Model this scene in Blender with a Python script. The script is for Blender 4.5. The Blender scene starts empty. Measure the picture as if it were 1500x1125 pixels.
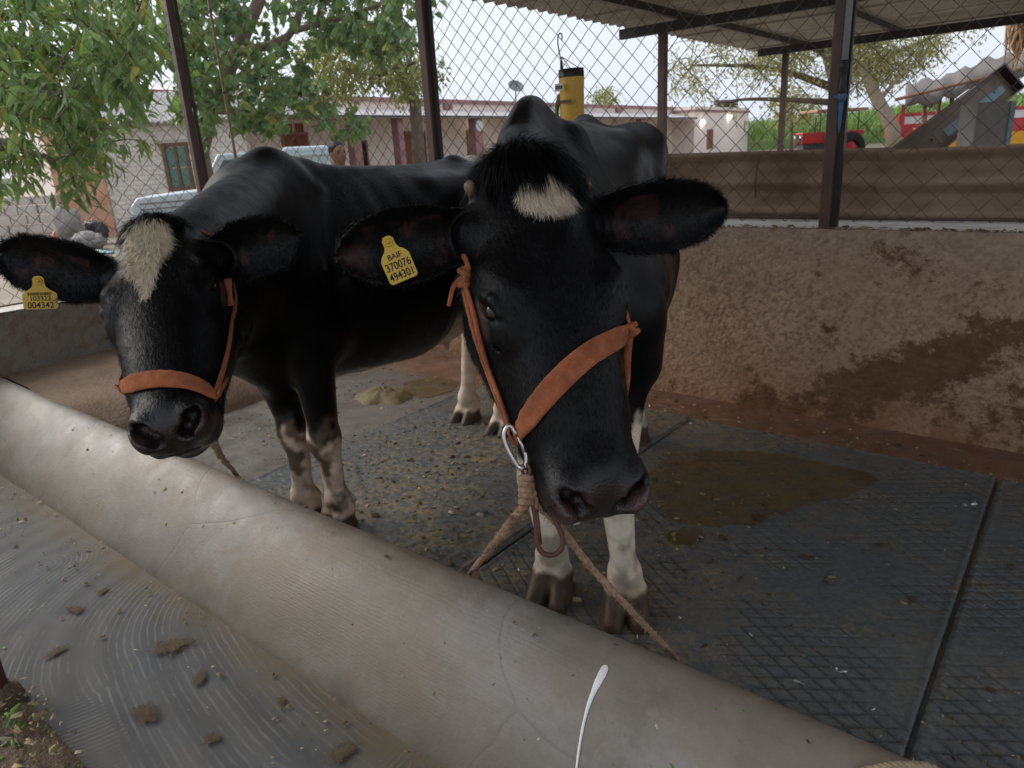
import bpy, bmesh, math, random
import numpy as np
from mathutils import Vector, Matrix, noise as mnoise
from mathutils.bvhtree import BVHTree

SC = bpy.context.scene
COL = SC.collection
rng = np.random.default_rng(11)
random.seed(5)
R = math.radians

# ------------------------------------------------------------------ camera
F_PX, PITCH, ROLL, YAW, CAM_H = 1045.0, R(18.0), R(3.3), R(39.5), 1.25
_fw = np.array([-math.sin(YAW)*math.cos(PITCH), math.cos(YAW)*math.cos(PITCH), -math.sin(PITCH)])
_rt = np.array([math.cos(YAW), math.sin(YAW), 0.0])
_up = np.cross(_rt, _fw)
CAM_R = math.cos(ROLL)*_rt - math.sin(ROLL)*_up
CAM_U = math.sin(ROLL)*_rt + math.cos(ROLL)*_up
CAM_P = np.array([0, 0, CAM_H])

cam_d = bpy.data.cameras.new('camera')
cam_o = bpy.data.objects.new('camera', cam_d)
COL.objects.link(cam_o)
m = Matrix.Identity(4)
for i in range(3):
    m[i][0] = CAM_R[i]; m[i][1] = CAM_U[i]; m[i][2] = -_fw[i]; m[i][3] = CAM_P[i]
cam_o.matrix_world = m
cam_d.sensor_width = 36.0
cam_d.lens = 36.0*F_PX/1500.0
cam_d.clip_start = 0.05
cam_d.clip_end = 3000
cam_d.dof.use_dof = True
cam_d.dof.focus_distance = 1.25
cam_d.dof.aperture_fstop = 11.0
SC.camera = cam_o

# ------------------------------------------------------------------ light
SUN_EL, SUN_AZ = R(36.0), R(256.0)      # azimuth from +Y towards +X: veiled, to the photographer's left
world = bpy.data.worlds.new('World'); SC.world = world
world.use_nodes = True
wn, wl = world.node_tree.nodes, world.node_tree.links
wn.clear()
sky = wn.new('ShaderNodeTexSky'); sky.sky_type = 'NISHITA'; sky.sun_disc = False
sky.sun_elevation = SUN_EL; sky.sun_rotation = SUN_AZ
sky.air_density = 1.6; sky.dust_density = 4.0; sky.ozone_density = 1.5
hsv = wn.new('ShaderNodeHueSaturation'); hsv.inputs['Saturation'].default_value = 0.35
wl.new(sky.outputs['Color'], hsv.inputs['Color'])
# an even layer of cloud over the whole sky
cl = wn.new('ShaderNodeMixRGB'); cl.inputs['Fac'].default_value = 0.78
cl.inputs['Color2'].default_value = (8.6, 9.0, 9.9, 1)
tc = wn.new('ShaderNodeTexCoord'); mp = wn.new('ShaderNodeMapping'); mp.inputs['Scale'].default_value = (1.2, 1.2, 3.2)
nz = wn.new('ShaderNodeTexNoise'); nz.inputs['Scale'].default_value = 1.6; nz.inputs['Detail'].default_value = 5
wl.new(tc.outputs['Generated'], mp.inputs['Vector']); wl.new(mp.outputs['Vector'], nz.inputs['Vector'])
rp = wn.new('ShaderNodeValToRGB'); rp.color_ramp.elements[0].position = .3; rp.color_ramp.elements[1].position = .72
rp.color_ramp.elements[0].color = (5.9, 6.6, 7.9, 1); rp.color_ramp.elements[1].color = (7.2, 7.6, 8.3, 1)
wl.new(nz.outputs['Fac'], rp.inputs['Fac']); wl.new(rp.outputs['Color'], cl.inputs['Color2'])
wl.new(hsv.outputs['Color'], cl.inputs['Color1'])
bg = wn.new('ShaderNodeBackground'); bg.inputs['Strength'].default_value = 0.058
wl.new(cl.outputs['Color'], bg.inputs['Color'])
wo = wn.new('ShaderNodeOutputWorld'); wl.new(bg.outputs['Background'], wo.inputs['Surface'])

sun_d = bpy.data.lights.new('sun', 'SUN'); sun_d.energy = 1.5; sun_d.angle = R(45); sun_d.color = (1.0, .95, .88)
sun_o = bpy.data.objects.new('sun', sun_d); COL.objects.link(sun_o)
sd = Vector((math.sin(SUN_AZ)*math.cos(SUN_EL), math.cos(SUN_AZ)*math.cos(SUN_EL), math.sin(SUN_EL)))
sun_o.rotation_euler = sd.to_track_quat('Z', 'Y').to_euler()

SC.view_settings.view_transform = 'Standard'
SC.view_settings.look = 'None'
SC.view_settings.exposure = 1.38
SC.view_settings.gamma = 1.0
SC.view_settings.use_curve_mapping = False
SC.render.engine = 'CYCLES'
SC.cycles.max_bounces = 6
SC.cycles.transparent_max_bounces = 8

# ------------------------------------------------------------------ helpers
def nrm(v):
    v = np.asarray(v, float); return v/np.linalg.norm(v)
def at(x, y, d):
    """point of the place seen at photograph pixel x, y when it stands d metres off along the view axis"""
    return CAM_P + d*(_fw + CAM_R*(x-750)/F_PX - CAM_U*(y-562.5)/F_PX)
def link(o, parent=None):
    COL.objects.link(o)
    if parent is not None: o.parent = parent
    return o
def tag(o, label=None, cat=None, group=None, kind=None):
    if label: o['label'] = label
    if cat: o['category'] = cat
    if group: o['group'] = group
    if kind: o['kind'] = kind
    return o
def empty(name, loc=(0, 0, 0), rz=0.0, label=None, cat=None, group=None):
    o = bpy.data.objects.new(name, None); o.location = loc; o.rotation_euler = (0, 0, rz)
    o.empty_display_size = .1
    COL.objects.link(o); tag(o, label, cat, group); return o
def mesh_np(name, V, Fq, mat=None, parent=None, smooth=False, cols=None):
    V = np.asarray(V, np.float32); 
    me = bpy.data.meshes.new(name)
    if isinstance(Fq, np.ndarray):
        n, k = Fq.shape
        me.vertices.add(len(V)); me.vertices.foreach_set('co', V.ravel())
        me.loops.add(n*k); me.loops.foreach_set('vertex_index', Fq.astype(np.int32).ravel())
        me.polygons.add(n)
        me.polygons.foreach_set('loop_start', np.arange(0, n*k, k, dtype=np.int32))
        me.polygons.foreach_set('loop_total', np.full(n, k, np.int32))
        me.update(calc_edges=True); 
    else:
        me.from_pydata([tuple(map(float, v)) for v in V], [], Fq); me.update()
    if smooth:
        me.polygons.foreach_set('use_smooth', np.ones(len(me.polygons), bool))
    if cols is not None:
        ca = me.color_attributes.new('Col', 'FLOAT_COLOR', 'POINT')
        c4 = np.ones((len(V), 4), np.float32); c4[:, :3] = cols
        ca.data.foreach_set('color', c4.ravel())
    if mat: me.materials.append(mat)
    o = bpy.data.objects.new(name, me)
    return link(o, parent)
class MB:
    """collects shapes of ONE part"""
    def __init__(s): s.v = []; s.f = []
    def add(s, V, Fs):
        b = len(s.v); s.v += [tuple(map(float, p)) for p in V]; s.f += [tuple(i+b for i in f) for f in Fs]; return s
    def box(s, c, d, M=None):
        x, y, z = d[0]/2, d[1]/2, d[2]/2
        V = [np.array((i*x, j*y, k*z)) for i in (-1, 1) for j in (-1, 1) for k in (-1, 1)]
        if M is not None: V = [M @ p for p in V]
        V = [p+np.array(c) for p in V]
        return s.add(V, [(0,1,3,2),(4,6,7,5),(0,4,5,1),(2,3,7,6),(0,2,6,4),(1,5,7,3)])
    def beam(s, a, b, w, h, up=(0, 0, 1)):
        a = np.array(a, float); b = np.array(b, float); d = nrm(b-a); up = np.array(up, float)
        if abs(d@up) > .95: up = np.array((0, 1., 0))
        x = nrm(np.cross(d, up)); u = np.cross(x, d)
        V = [p + i*x*w/2 + j*u*h/2 for p in (a, b) for (i, j) in ((-1,-1),(1,-1),(1,1),(-1,1))]
        return s.add(V, [(0,3,2,1),(4,5,6,7),(0,1,5,4),(1,2,6,5),(2,3,7,6),(3,0,4,7)])
    def tube(s, pts, r, n=8, caps=True):
        pts = [np.array(p, float) for p in pts]; rs = r if hasattr(r, '__len__') else [r]*len(pts)
        t0 = nrm(pts[1]-pts[0]); ref = np.array((0, 0, 1.)) if abs(t0[2]) < .9 else np.array((1., 0, 0))
        x = nrm(np.cross(t0, ref)); V = []
        for i, p in enumerate(pts):
            t = nrm(pts[min(i+1, len(pts)-1)]-pts[max(i-1, 0)])
            x = nrm(x - t*(x@t)); y = np.cross(t, x)
            for k in range(n):
                a = 2*math.pi*k/n; V.append(p + rs[i]*(math.cos(a)*x + math.sin(a)*y))
        Fs = [(i*n+k, i*n+(k+1) % n, (i+1)*n+(k+1) % n, (i+1)*n+k) for i in range(len(pts)-1) for k in range(n)]
        if caps: Fs += [tuple(range(n-1, -1, -1)), tuple(range((len(pts)-1)*n, len(pts)*n))]
        return s.add(V, Fs)
    def lathe(s, prof, c=(0, 0, 0), n=20, M=None):
        V = []
        for (r, z) in prof:
            for k in range(n):
                a = 2*math.pi*k/n; p = np.array((r*math.cos(a), r*math.sin(a), z))
                V.append((M @ p if M is not None else p)+np.array(c))
        Fs = [(i*n+k, i*n+(k+1) % n, (i+1)*n+(k+1) % n, (i+1)*n+k) for i in range(len(prof)-1) for k in range(n)]
        return s.add(V, Fs)
    def prism(s, poly, z0, z1, M=None, c=(0, 0, 0)):
        n = len(poly); V = [np.array((x, y, z)) for z in (z0, z1) for x, y in poly]
        if M is not None: V = [M @ p for p in V]
        V = [p+np.array(c) for p in V]
        Fs = [tuple(range(n-1, -1, -1)), tuple(range(n, 2*n))]+[(k, (k+1) % n, n+(k+1) % n, n+k) for k in range(n)]
        return s.add(V, Fs)
    def build(s, name, mat, parent=None, smooth=False, bevel=0, auto=None):
        o = mesh_np(name, np.array(s.v), s.f, mat, parent, smooth)
        if bevel:
            b = o.modifiers.new('b', 'BEVEL'); b.width = bevel; b.segments = 2; b.limit_method = 'ANGLE'; b.angle_limit = R(40)
        return o
def rotz(a): c, s = math.cos(a), math.sin(a); return np.array([[c,-s,0],[s,c,0],[0,0,1.]])
def basis_m(x, y, z): return np.array([x, y, z], float).T
def spline(pts, n):
    """Catmull-Rom through pts, n samples"""
    P = np.array(pts, float); Q = np.vstack([2*P[0]-P[1], P, 2*P[-1]-P[-2]]); out = []
    for t in np.linspace(0, len(P)-1-1e-9, n):
        i = int(t); f = t-i; a, b, c, d = Q[i], Q[i+1], Q[i+2], Q[i+3]
        out.append(.5*((2*b)+(-a+c)*f+(2*a-5*b+4*c-d)*f*f+(-a+3*b-3*c+d)*f**3))
    return np.array(out)

# value noise in numpy, for heights and colour masks
_G = np.random.default_rng(3).random((64, 64, 64)).astype(np.float32)
def vnoise(P, scale=1.0, octaves=1):
    P = np.asarray(P, np.float64)*scale; out = np.zeros(P.shape[:-1]); amp = 1.0; tot = 0
    for _ in range(octaves):
        i = np.floor(P).astype(int); f = P-i; f = f*f*(3-2*f); v = 0
        for dx in (0, 1):
            for dy in (0, 1):
                for dz in (0, 1):
                    w = (f[..., 0] if dx else 1-f[..., 0])*(f[..., 1] if dy else 1-f[..., 1])*(f[..., 2] if dz else 1-f[..., 2])
                    v = v + w*_G[(i[..., 0]+dx) & 63, (i[..., 1]+dy) & 63, (i[..., 2]+dz) & 63]
        out += amp*v; tot += amp; amp *= .5; P = P*2.03+17.3
    return out/tot
def sstep(a, b, x): t = np.clip((x-a)/(b-a), 0, 1); return t*t*(3-2*t)

# ------------------------------------------------------------------ materials
class NT:
    def __init__(s, name):
        s.m = bpy.data.materials.new(name); s.m.use_nodes = True
        s.n, s.l = s.m.node_tree.nodes, s.m.node_tree.links
        s.b = s.n['Principled BSDF']; s.out = s.n['Material Output']
    def node(s, t, **kw):
        q = s.n.new(t)
        for k, v in kw.items():
            if k in q.inputs.keys(): s.set(q.inputs[k], v)
            else: setattr(q, k, v)
        return q
    def set(s, sock, v):
        if hasattr(v, 'is_output'): s.l.new(v, sock)
        elif isinstance(v, (tuple, list)) and len(v) == 3 and sock.type == 'RGBA': sock.default_value = (*v, 1)
        else: sock.default_value = v
    def bs(s, **kw):
        for k, v in kw.items(): s.set(s.b.inputs[k.replace('_', ' ')], v)
        return s
    def pos(s, kind='Object'):
        return s.node('ShaderNodeTexCoord').outputs[kind]
    def map(s, vec, scale=(1, 1, 1), rot=(0, 0, 0), loc=(0, 0, 0)):
        q = s.node('ShaderNodeMapping'); s.set(q.inputs['Vector'], vec)
        q.inputs['Scale'].default_value = scale; q.inputs['Rotation'].default_value = rot; q.inputs['Location'].default_value = loc
        return q.outputs[0]
    def noise(s, vec, scale, detail=4, rough=.55, dist=0.0):
        q = s.node('ShaderNodeTexNoise'); s.set(q.inputs['Vector'], vec); q.inputs['Scale'].default_value = scale
        q.inputs['Detail'].default_value = detail; q.inputs['Roughness'].default_value = rough; q.inputs['Distortion'].default_value = dist
        return q.outputs['Fac']
    def ramp(s, fac, *stops):
        q = s.node('ShaderNodeValToRGB'); s.set(q.inputs['Fac'], fac); e = q.color_ramp.elements
        while len(e) < len(stops): e.new(.5)
        for i, (p, c) in enumerate(stops):
            e[i].position = p; e[i].color = (*c, 1) if isinstance(c, tuple) else (c, c, c, 1)
        return q.outputs['Color']
    def mix(s, fac, a, b, mode='MIX'):
        q = s.node('ShaderNodeMixRGB', blend_type=mode); s.set(q.inputs['Fac'], fac); s.set(q.inputs['Color1'], a); s.set(q.inputs['Color2'], b)
        return q.outputs[0]
    def math(s, op, a, b=0.0, c=None, clamp=False):
        q = s.node('ShaderNodeMath', operation=op); q.use_clamp = clamp; s.set(q.inputs[0], a); s.set(q.inputs[1], b)
        if c is not None: s.set(q.inputs[2], c)
        return q.outputs[0]
    def xyz(s, vec):
        q = s.node('ShaderNodeSeparateXYZ'); s.set(q.inputs[0], vec); return q.outputs
    def bump(s, h, strength=.3, dist=.01, prev=None):
        q = s.node('ShaderNodeBump'); s.set(q.inputs['Height'], h); q.inputs['Strength'].default_value = strength; q.inputs['Distance'].default_value = dist
        if prev is not None: s.l.new(prev, q.inputs['Normal'])
        s.l.new(q.outputs[0], s.b.inputs['Normal']); return q.outputs[0]
    def vcol(s, name='Col'):
        return s.node('ShaderNodeVertexColor', layer_name=name).outputs['Color']
def plain(name, col, rough=.7, var=.25, scale=9.0, bump=.15, metal=0.0, spec=.3, bdist=.004, dirt=None, dirt_amt=.5):
    """base colour broken up by two scales of noise, with fine relief"""
    t = NT(name); p = t.pos(); a = t.noise(p, scale, 6, .6); b = t.noise(p, scale*7.3, 3)
    c1 = tuple(x*(1-var) for x in col); c2 = tuple(min(1, x*(1+var)) for x in col)
    c = t.ramp(a, (.3, c1), (.7, c2))
    c = t.mix(.35, c, t.ramp(b, (.35, tuple(x*.75 for x in col)), (.65, tuple(min(1, x*1.2) for x in col))))
    if dirt:
        d = t.noise(p, scale*.45, 6, .7); c = t.mix(t.ramp(d, (.5, 0.0), (.66, dirt_amt)), c, dirt)
    t.bs(Base_Color=c, Roughness=t.ramp(b, (.3, max(0, rough-.1)), (.7, min(1, rough+.1))), Metallic=metal, Specular_IOR_Level=spec)
    if bump: t.bump(t.mix(.5, a, b), bump, bdist)
    return t.m
ROOF_Y0, ROOF_Y1 = -.7, 3.75
# ------------------------------------------------------------------ materials of the pen
def mat_kerb():
    t = NT('trowelled_cement'); p = t.pos(); x = t.xyz(p)
    big = t.noise(p, 1.7, 5, .6); mid = t.noise(p, 9, 6, .65); fine = t.noise(p, 160, 3)
    c = t.ramp(big, (.36, (.14, .138, .132)), (.5, (.195, .165, .13)), (.64, (.225, .172, .118)))
    c = t.mix(.45, c, t.ramp(mid, (.3, (.125, .108, .088)), (.7, (.27, .23, .185))))
    blot = t.noise(t.map(p, (.6, 1, 1)), 5.5, 10, .82); c = t.mix(t.ramp(blot, (.48, 0.0), (.64, .38)), c, (.115, .094, .07))
    c = t.mix(t.ramp(t.noise(t.map(p, loc=(5, 2, 1)), 3.1, 8, .75), (.50, 0.0), (.60, .6)), c, (.24, .225, .205))
    pit = t.ramp(t.noise(p, 75, 4, .75), (.64, 0.0), (.72, .4)); c = t.mix(pit, c, (.06, .05, .04))
    # grime low down, with the shade of the lower face mixed in
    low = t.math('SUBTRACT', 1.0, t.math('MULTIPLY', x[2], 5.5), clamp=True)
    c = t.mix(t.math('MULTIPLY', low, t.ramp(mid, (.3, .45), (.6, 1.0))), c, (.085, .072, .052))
    # comb lines that follow the length of the kerb
    wv = t.map(p, (.35, 1, 1)); wn_ = t.noise(wv, 2.6, 2, .5)
    lines = t.node('ShaderNodeTexWave', wave_type='BANDS', bands_direction='Z'); 
    t.set(lines.inputs['Vector'], t.map(p, (.05, 0, 1))); lines.inputs['Scale'].default_value = 44; lines.inputs['Distortion'].default_value = 9; lines.inputs['Detail'].default_value = 4; lines.inputs['Detail Scale'].default_value = 1.6; lines.inputs['Detail Roughness'].default_value = .6
    ln = t.math('MULTIPLY', lines.outputs['Fac'], t.ramp(wn_, (.48, .0), (.66, 1.0)))
    c = t.mix(t.math('MULTIPLY', ln, .10), c, (.075, .068, .06))
    vo = t.node('ShaderNodeTexVoronoi', feature='DISTANCE_TO_EDGE'); t.set(vo.inputs['Vector'], t.map(t.mix(.12, p, t.node('ShaderNodeTexNoise', Vector=p, Scale=3.0).outputs['Color']), (1.1, 1.6, 1.6))); vo.inputs['Scale'].default_value = 1.0
    crack = t.ramp(vo.outputs['Distance'], (.0, 1.0), (.006, 0.0))
    c = t.mix(t.math('MULTIPLY', crack, .22), c, (.07, .06, .05))
    t.bs(Base_Color=c, Roughness=t.ramp(mid, (.3, .42), (.7, .66)), Specular_IOR_Level=.35)
    h = t.math('ADD', t.math('MULTIPLY', ln, -.09), t.math('ADD', t.math('MULTIPLY', mid, .5), t.math('MULTIPLY', fine, .3)))
    h = t.math('SUBTRACT', h, t.math('MULTIPLY', crack, .2))
    h = t.math('SUBTRACT', h, t.math('MULTIPLY', pit, .25))
    t.bump(h, .5, .006); return t.m
def mat_trough():
    t = NT('combed_cement'); p = t.pos(); x = t.xyz(p)
    big = t.noise(p, 2.2, 5, .6); mid = t.noise(p, 11, 6, .65)
    c = t.ramp(big, (.34, (.078, .085, .096)), (.52, (.10, .10, .10)), (.7, (.105, .088, .066)))
    c = t.mix(.4, c, t.ramp(mid, (.3, (.05, .047, .043)), (.7, (.125, .122, .118))))
    # sweeping strokes of the comb: arcs about three elbows
    def arcs(cx, cy, sc):
        w = t.node('ShaderNodeTexWave', wave_type='RINGS', rings_direction='Z'); t.set(w.inputs['Vector'], t.map(p, (1, 1, 1), (0, 0, 0), (-cx, -cy, 0)))
        w.inputs['Scale'].default_value = sc; w.inputs['Distortion'].default_value = 1.1; w.inputs['Detail'].default_value = 1; w.inputs['Detail Scale'].default_value = 1.5
        return w.outputs['Fac']
    sel = t.math('ADD', t.math('MULTIPLY', t.noise(p, 2.4, 2, .4), .9), t.math('MULTIPLY', t.math('ADD', x[0], 1.85), -.9))
    L = t.mix(t.ramp(sel, (.42, 0.0), (.5, 1.0)), arcs(-1.0, 3.6, 15), arcs(-1.78, .98, 16))
    L = t.mix(t.ramp(t.noise(t.map(p, loc=(7, 3, 0)), 1.7, 1, .4), (.58, 0.0), (.63, 1.0)), L, arcs(-2.62, .62, 20))
    c = t.mix(t.math('MULTIPLY', t.mix(t.ramp(sel, (.3, 0.0), (.6, 1.0)), arcs(-1.0, 3.6, 2.6), arcs(-1.78, .98, 3.1)), .45), c, (.048, .05, .054))
    wear = t.ramp(t.noise(p, 5, 4, .7), (.42, .0), (.6, 1.0))
    ln = t.math('MULTIPLY', t.ramp(L, (.62, 0.0), (.95, 1.0)), wear)
    c = t.mix(t.math('MULTIPLY', ln, .38), c, (.21, .215, .225))
    ed = t.math('MULTIPLY', t.math('SUBTRACT', x[1], .68), 9.0, clamp=True)
    c = t.mix(t.math('MULTIPLY', ed, t.ramp(mid, (.3, .3), (.7, .95))), c, (.125, .094, .055))
    t.bs(Base_Color=c, Roughness=t.ramp(mid, (.3, .6), (.7, .85)), Specular_IOR_Level=.2)
    t.bump(t.math('SUBTRACT', t.math('MULTIPLY', mid, .35), t.math('MULTIPLY', ln, -.18)), .5, .005); return t.m
def mat_wall(base=(.46, .315, .22), stain=True, name='roughcast'):
    t = NT(name); p = t.pos(); x = t.xyz(p)
    big = t.noise(p, 1.6, 4, .6); mid = t.noise(p, 14, 6, .7); gr = t.noise(p, 65, 4, .65)
    c = t.ramp(big, (.3, tuple(v*.86 for v in base)), (.7, tuple(v*1.12 for v in base)))
    c = t.mix(.3, c, t.ramp(mid, (.3, tuple(v*.6 for v in base)), (.7, tuple(v*1.35 for v in base))))
    gk = t.noise(t.map(p, loc=(3, 3, 3)), 38, 7, .8); c = t.mix(t.math('MULTIPLY', t.ramp(gk, (.5, 0.0), (.62, .8)), t.ramp(t.noise(p, 4, 4, .7), (.35, .35), (.6, 1.0))), c, (.20, .11, .06))                       # dung flecks caught in the roughcast
    hol = t.math('SUBTRACT', 1.0, t.xyz(t.vcol())[0]); c = t.mix(t.math('MULTIPLY', t.ramp(hol, (.45, 0.0), (.9, .5)), t.ramp(t.noise(p, 3, 4, .7), (.3, .45), (.6, 1.0))), c, (.15, .082, .045))
    if stain:
        hi = t.math('MULTIPLY', t.math('SUBTRACT', x[2], .5), 2.6, clamp=True)
        c = t.mix(t.math('MULTIPLY', hi, .6), c, t.ramp(mid, (.3, (.22, .185, .155)), (.7, (.35, .295, .245))))
        lo = t.math('SUBTRACT', 1.0, t.math('MULTIPLY', x[2], 2.5), clamp=True)
        c = t.mix(t.math('MULTIPLY', lo, t.ramp(t.noise(p, 6, 5, .7), (.3, .3), (.6, .95))), c, (.235, .125, .065))
        # splashed wet stain
        d = t.noise(t.map(p, (1, 1, 1.25), (0, R(20), 0)), 3.3, 12, .82)
        line = t.math('MINIMUM', t.math('ADD', .25, t.math('MULTIPLY', t.math('ADD', x[0], .92), .5)), .66)          # upper limit of the splash climbs to the right
        area = t.math('MULTIPLY', t.math('SUBTRACT', t.math('ADD', line, t.math('MULTIPLY', t.math('SUBTRACT', t.noise(p, 2.6, 5, .7), .5), .5)), x[2]), 2.4, clamp=True)
        fade = t.math('MULTIPLY', t.math('SUBTRACT', t.math('SUBTRACT', line, x[2]), .24), 1.5, clamp=True)
        area = t.math('SUBTRACT', t.math('MINIMUM', area, .36), t.math('MINIMUM', fade, .22))
        sm = t.ramp(t.math('ADD', t.math('MULTIPLY', t.math('SUBTRACT', d, .5), 2.4), area), (.16, 0.0), (.28, .9))
        c = t.mix(sm, c, t.ramp(mid, (.3, (.085, .042, .02)), (.7, (.17, .09, .045))))
        drip = t.ramp(t.noise(t.map(p, (30, 1, 1.2)), 1.0, 2, .5), (.62, 0.0), (.68, .5))
        c = t.mix(t.math('MULTIPLY', drip, t.math('MULTIPLY', hi, .5)), c, (.12, .1, .085))
    t.bs(Base_Color=c, Roughness=.82, Specular_IOR_Level=.25)
    vo = t.node('ShaderNodeTexVoronoi', feature='SMOOTH_F1'); t.set(vo.inputs['Vector'], p); vo.inputs['Scale'].default_value = 75
    t.bump(t.math('ADD', t.math('MULTIPLY', gr, .8), t.math('SUBTRACT', t.math('MULTIPLY', mid, .6), vo.outputs['Distance'])), .5, .006); return t.m
def mat_slab():
    t = NT('wet_concrete'); p = t.pos(); x = t.xyz(p)
    big = t.noise(p, 1.9, 5, .62); mid = t.noise(p, 12, 6, .7)
    c = t.ramp(big, (.3, (.07, .065, .058)), (.55, (.11, .10, .086)), (.72, (.14, .12, .092)))
    c = t.mix(.4, c, t.ramp(mid, (.3, (.06, .05, .04)), (.7, (.22, .19, .15))))
    # red-brown wash along the wall
    st = t.math('MULTIPLY', t.math('SUBTRACT', x[1], 2.72), 5.0, clamp=True)
    c = t.mix(t.math('MULTIPLY', st, t.ramp(t.noise(p, 5, 5, .7), (.32, 1.0), (.68, .55))), c, t.ramp(mid, (.3, (.11, .048, .026)), (.7, (.22, .105, .058))))
    pale = t.ramp(t.noise(t.map(p, (1, 2.6, 1), loc=(3, 1, 0)), 6, 8, .8), (.58, 0.0), (.64, .6))
    c = t.mix(pale, c, (.30, .255, .22))
    t.bs(Base_Color=c, Roughness=t.ramp(t.noise(p, 3.5, 4), (.38, .22), (.62, .7)), Specular_IOR_Level=.5)
    t.bump(t.math('ADD', mid, t.noise(p, 90, 3)), .35, .006); return t.m
def mat_rubber(name='rubber_mat', lo=.2):
    t = NT(name); p = t.pos('Object'); g = t.node('ShaderNodeNewGeometry').outputs['Position']; x = t.xyz(g)
    big = t.noise(g, 2.2, 6, .68); mid = t.noise(g, 13, 6, .7); fine = t.noise(g, 85, 4, .7)
    c = t.ramp(fine, (.3, (.05, .058, .062)), (.7, (.108, .12, .125)))
    dust = t.math('MULTIPLY', t.ramp(big, (.40, .08), (.60, 1.0)), t.ramp(t.noise(g, 24, 8, .8), (.42, .0), (.60, 1.0)))
    # trampled feed and dung, thickest between the animals
    tr = t.math('SUBTRACT', 1.0, t.math('MULTIPLY', t.math('ABSOLUTE', t.math('ADD', x[0], 1.7)), .75), clamp=True)
    dust = t.math('MULTIPLY', dust, t.math('ADD', .42, tr), clamp=True)
    c = t.mix(dust, c, t.ramp(fine, (.3, (.13, .095, .045)), (.7, (.30, .225, .11))))
    c = t.mix(t.ramp(t.noise(t.map(g, loc=(4, 9, 0)), 3.4, 5, .7), (.54, 0.0), (.66, .6)), c, (.115, .112, .105))
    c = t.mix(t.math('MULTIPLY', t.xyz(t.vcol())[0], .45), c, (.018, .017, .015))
    t.bs(Base_Color=c, Roughness=t.ramp(t.noise(g, 4.2, 4, .6), (.38, lo), (.66, lo+.42)), Specular_IOR_Level=.45)
    t.bump(t.math('ADD', t.math('MULTIPLY', fine, .6), mid), .45, .004); return t.m
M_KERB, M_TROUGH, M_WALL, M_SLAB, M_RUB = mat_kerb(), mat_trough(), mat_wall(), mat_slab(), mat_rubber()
M_WALL2 = mat_wall((.215, .20, .165), False, 'plastered_wall')
M_CAP = plain('wall_cap', (.60, .585, .56), .8, .15, 14, .4, dirt=(.36, .28, .2), dirt_amt=.5)
M_STEEL = plain('painted_steel', (.082, .053, .042), .5, .3, 18, .2, spec=.4, dirt=(.14, .065, .03), dirt_amt=.55)
M_DARK = plain('dark_steel', (.035, .03, .03), .5, .3, 18, .2, spec=.4)
M_WIRE = plain('rusty_wire', (.10, .07, .055), .55, .3, 30, 0, metal=.3)
M_RUST = plain('rust', (.115, .052, .03), .75, .4, 22, .4)
M_ASB = plain('cement_sheet', (.58, .56, .52), .85, .15, 5, .35, dirt=(.42, .38, .32), dirt_amt=.5)
M_SOIL = plain('soil', (.13, .095, .062), .95, .4, 14, .8, bdist=.02)

# ------------------------------------------------------------------ pen: floor, kerb, walls
X0, X1, YB, YL = -4.55, 4.2, 3.27, 0.83
tag(mesh_np('pen_floor', np.array([(X0, 1.12, 0), (X1, 1.12, 0), (X1, YB+.05, 0), (X0, YB+.05, 0)]), np.array([[0, 1, 2, 3]]), M_SLAB), kind='structure')
# feeding channel, gently dished
xs = np.arange(-6.2, 2.41, .04); ys = np.linspace(.28, .88, 16)
gx, gy = np.meshgrid(xs, ys, indexing='ij'); gz = .004*(vnoise(np.stack([gx, gy, 0*gx], -1), 3, 3)-.5)*2+.006*np.clip((gy-.78)/.05, 0, 1)**2+.012*np.clip((.42-gy)/.14, 0, 1)
nx, ny = gx.shape; idx = np.arange(nx*ny).reshape(nx, ny)
quad = np.stack([idx[:-1, :-1], idx[1:, :-1], idx[1:, 1:], idx[:-1, 1:]], -1).reshape(-1, 4)
tag(mesh_np('feeding_channel_floor', np.stack([gx, gy, gz], -1).reshape(-1, 3), quad, M_TROUGH, None, True), kind='structure')
# kerb: swept section with an uneven hand-made surface
prof = spline([(.806, -.03), (.812, .0), (.832, .04), (.868, .095), (.91, .15), (.955, .2), (1.005, .24), (1.055, .263), (1.095, .264), (1.125, .242), (1.14, .18), (1.145, -.02)], 48)
xs = np.arange(-6.2, 2.41, .03); V = []
KN = vnoise(np.array([(x_*.6, y_, z_) for x_ in xs for (y_, z_) in prof]), 11, 3)
for x_ in xs:
    for (y_, z_) in prof:
        q = np.array([[x_*.5, y_*.5, z_*.5]]); w = vnoise(q, 3, 2)[0]-.5; w2 = vnoise(np.array([[x_*.25, 1., 1.]]), 2.2, 2)[0]-.5
        w3 = (KN[len(V)]-.5)*.007; V.append((x_, y_+w2*.03-w3*.8, z_*(1+w*.05+w2*.06)+w3*.6))
nx, ny = len(xs), len(prof); idx = np.arange(nx*ny).reshape(nx, ny)
quad = np.stack([idx[:-1, :-1], idx[1:, :-1], idx[1:, 1:], idx[:-1, 1:]], -1).reshape(-1, 4)
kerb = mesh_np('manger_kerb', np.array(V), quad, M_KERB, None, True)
tag(kerb, 'long rounded grey cement kerb between the feeding channel and the cattle pen', 'kerb')
kb = BVHTree.FromPolygons([tuple(v) for v in V], quad.tolist())
def on_kerb(px, py):
    d = Vector((at(px, py, 1)-CAM_P)); h = kb.ray_cast(Vector(CAM_P), d.normalized()); return np.array(h[0]), np.array(h[1])
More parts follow.
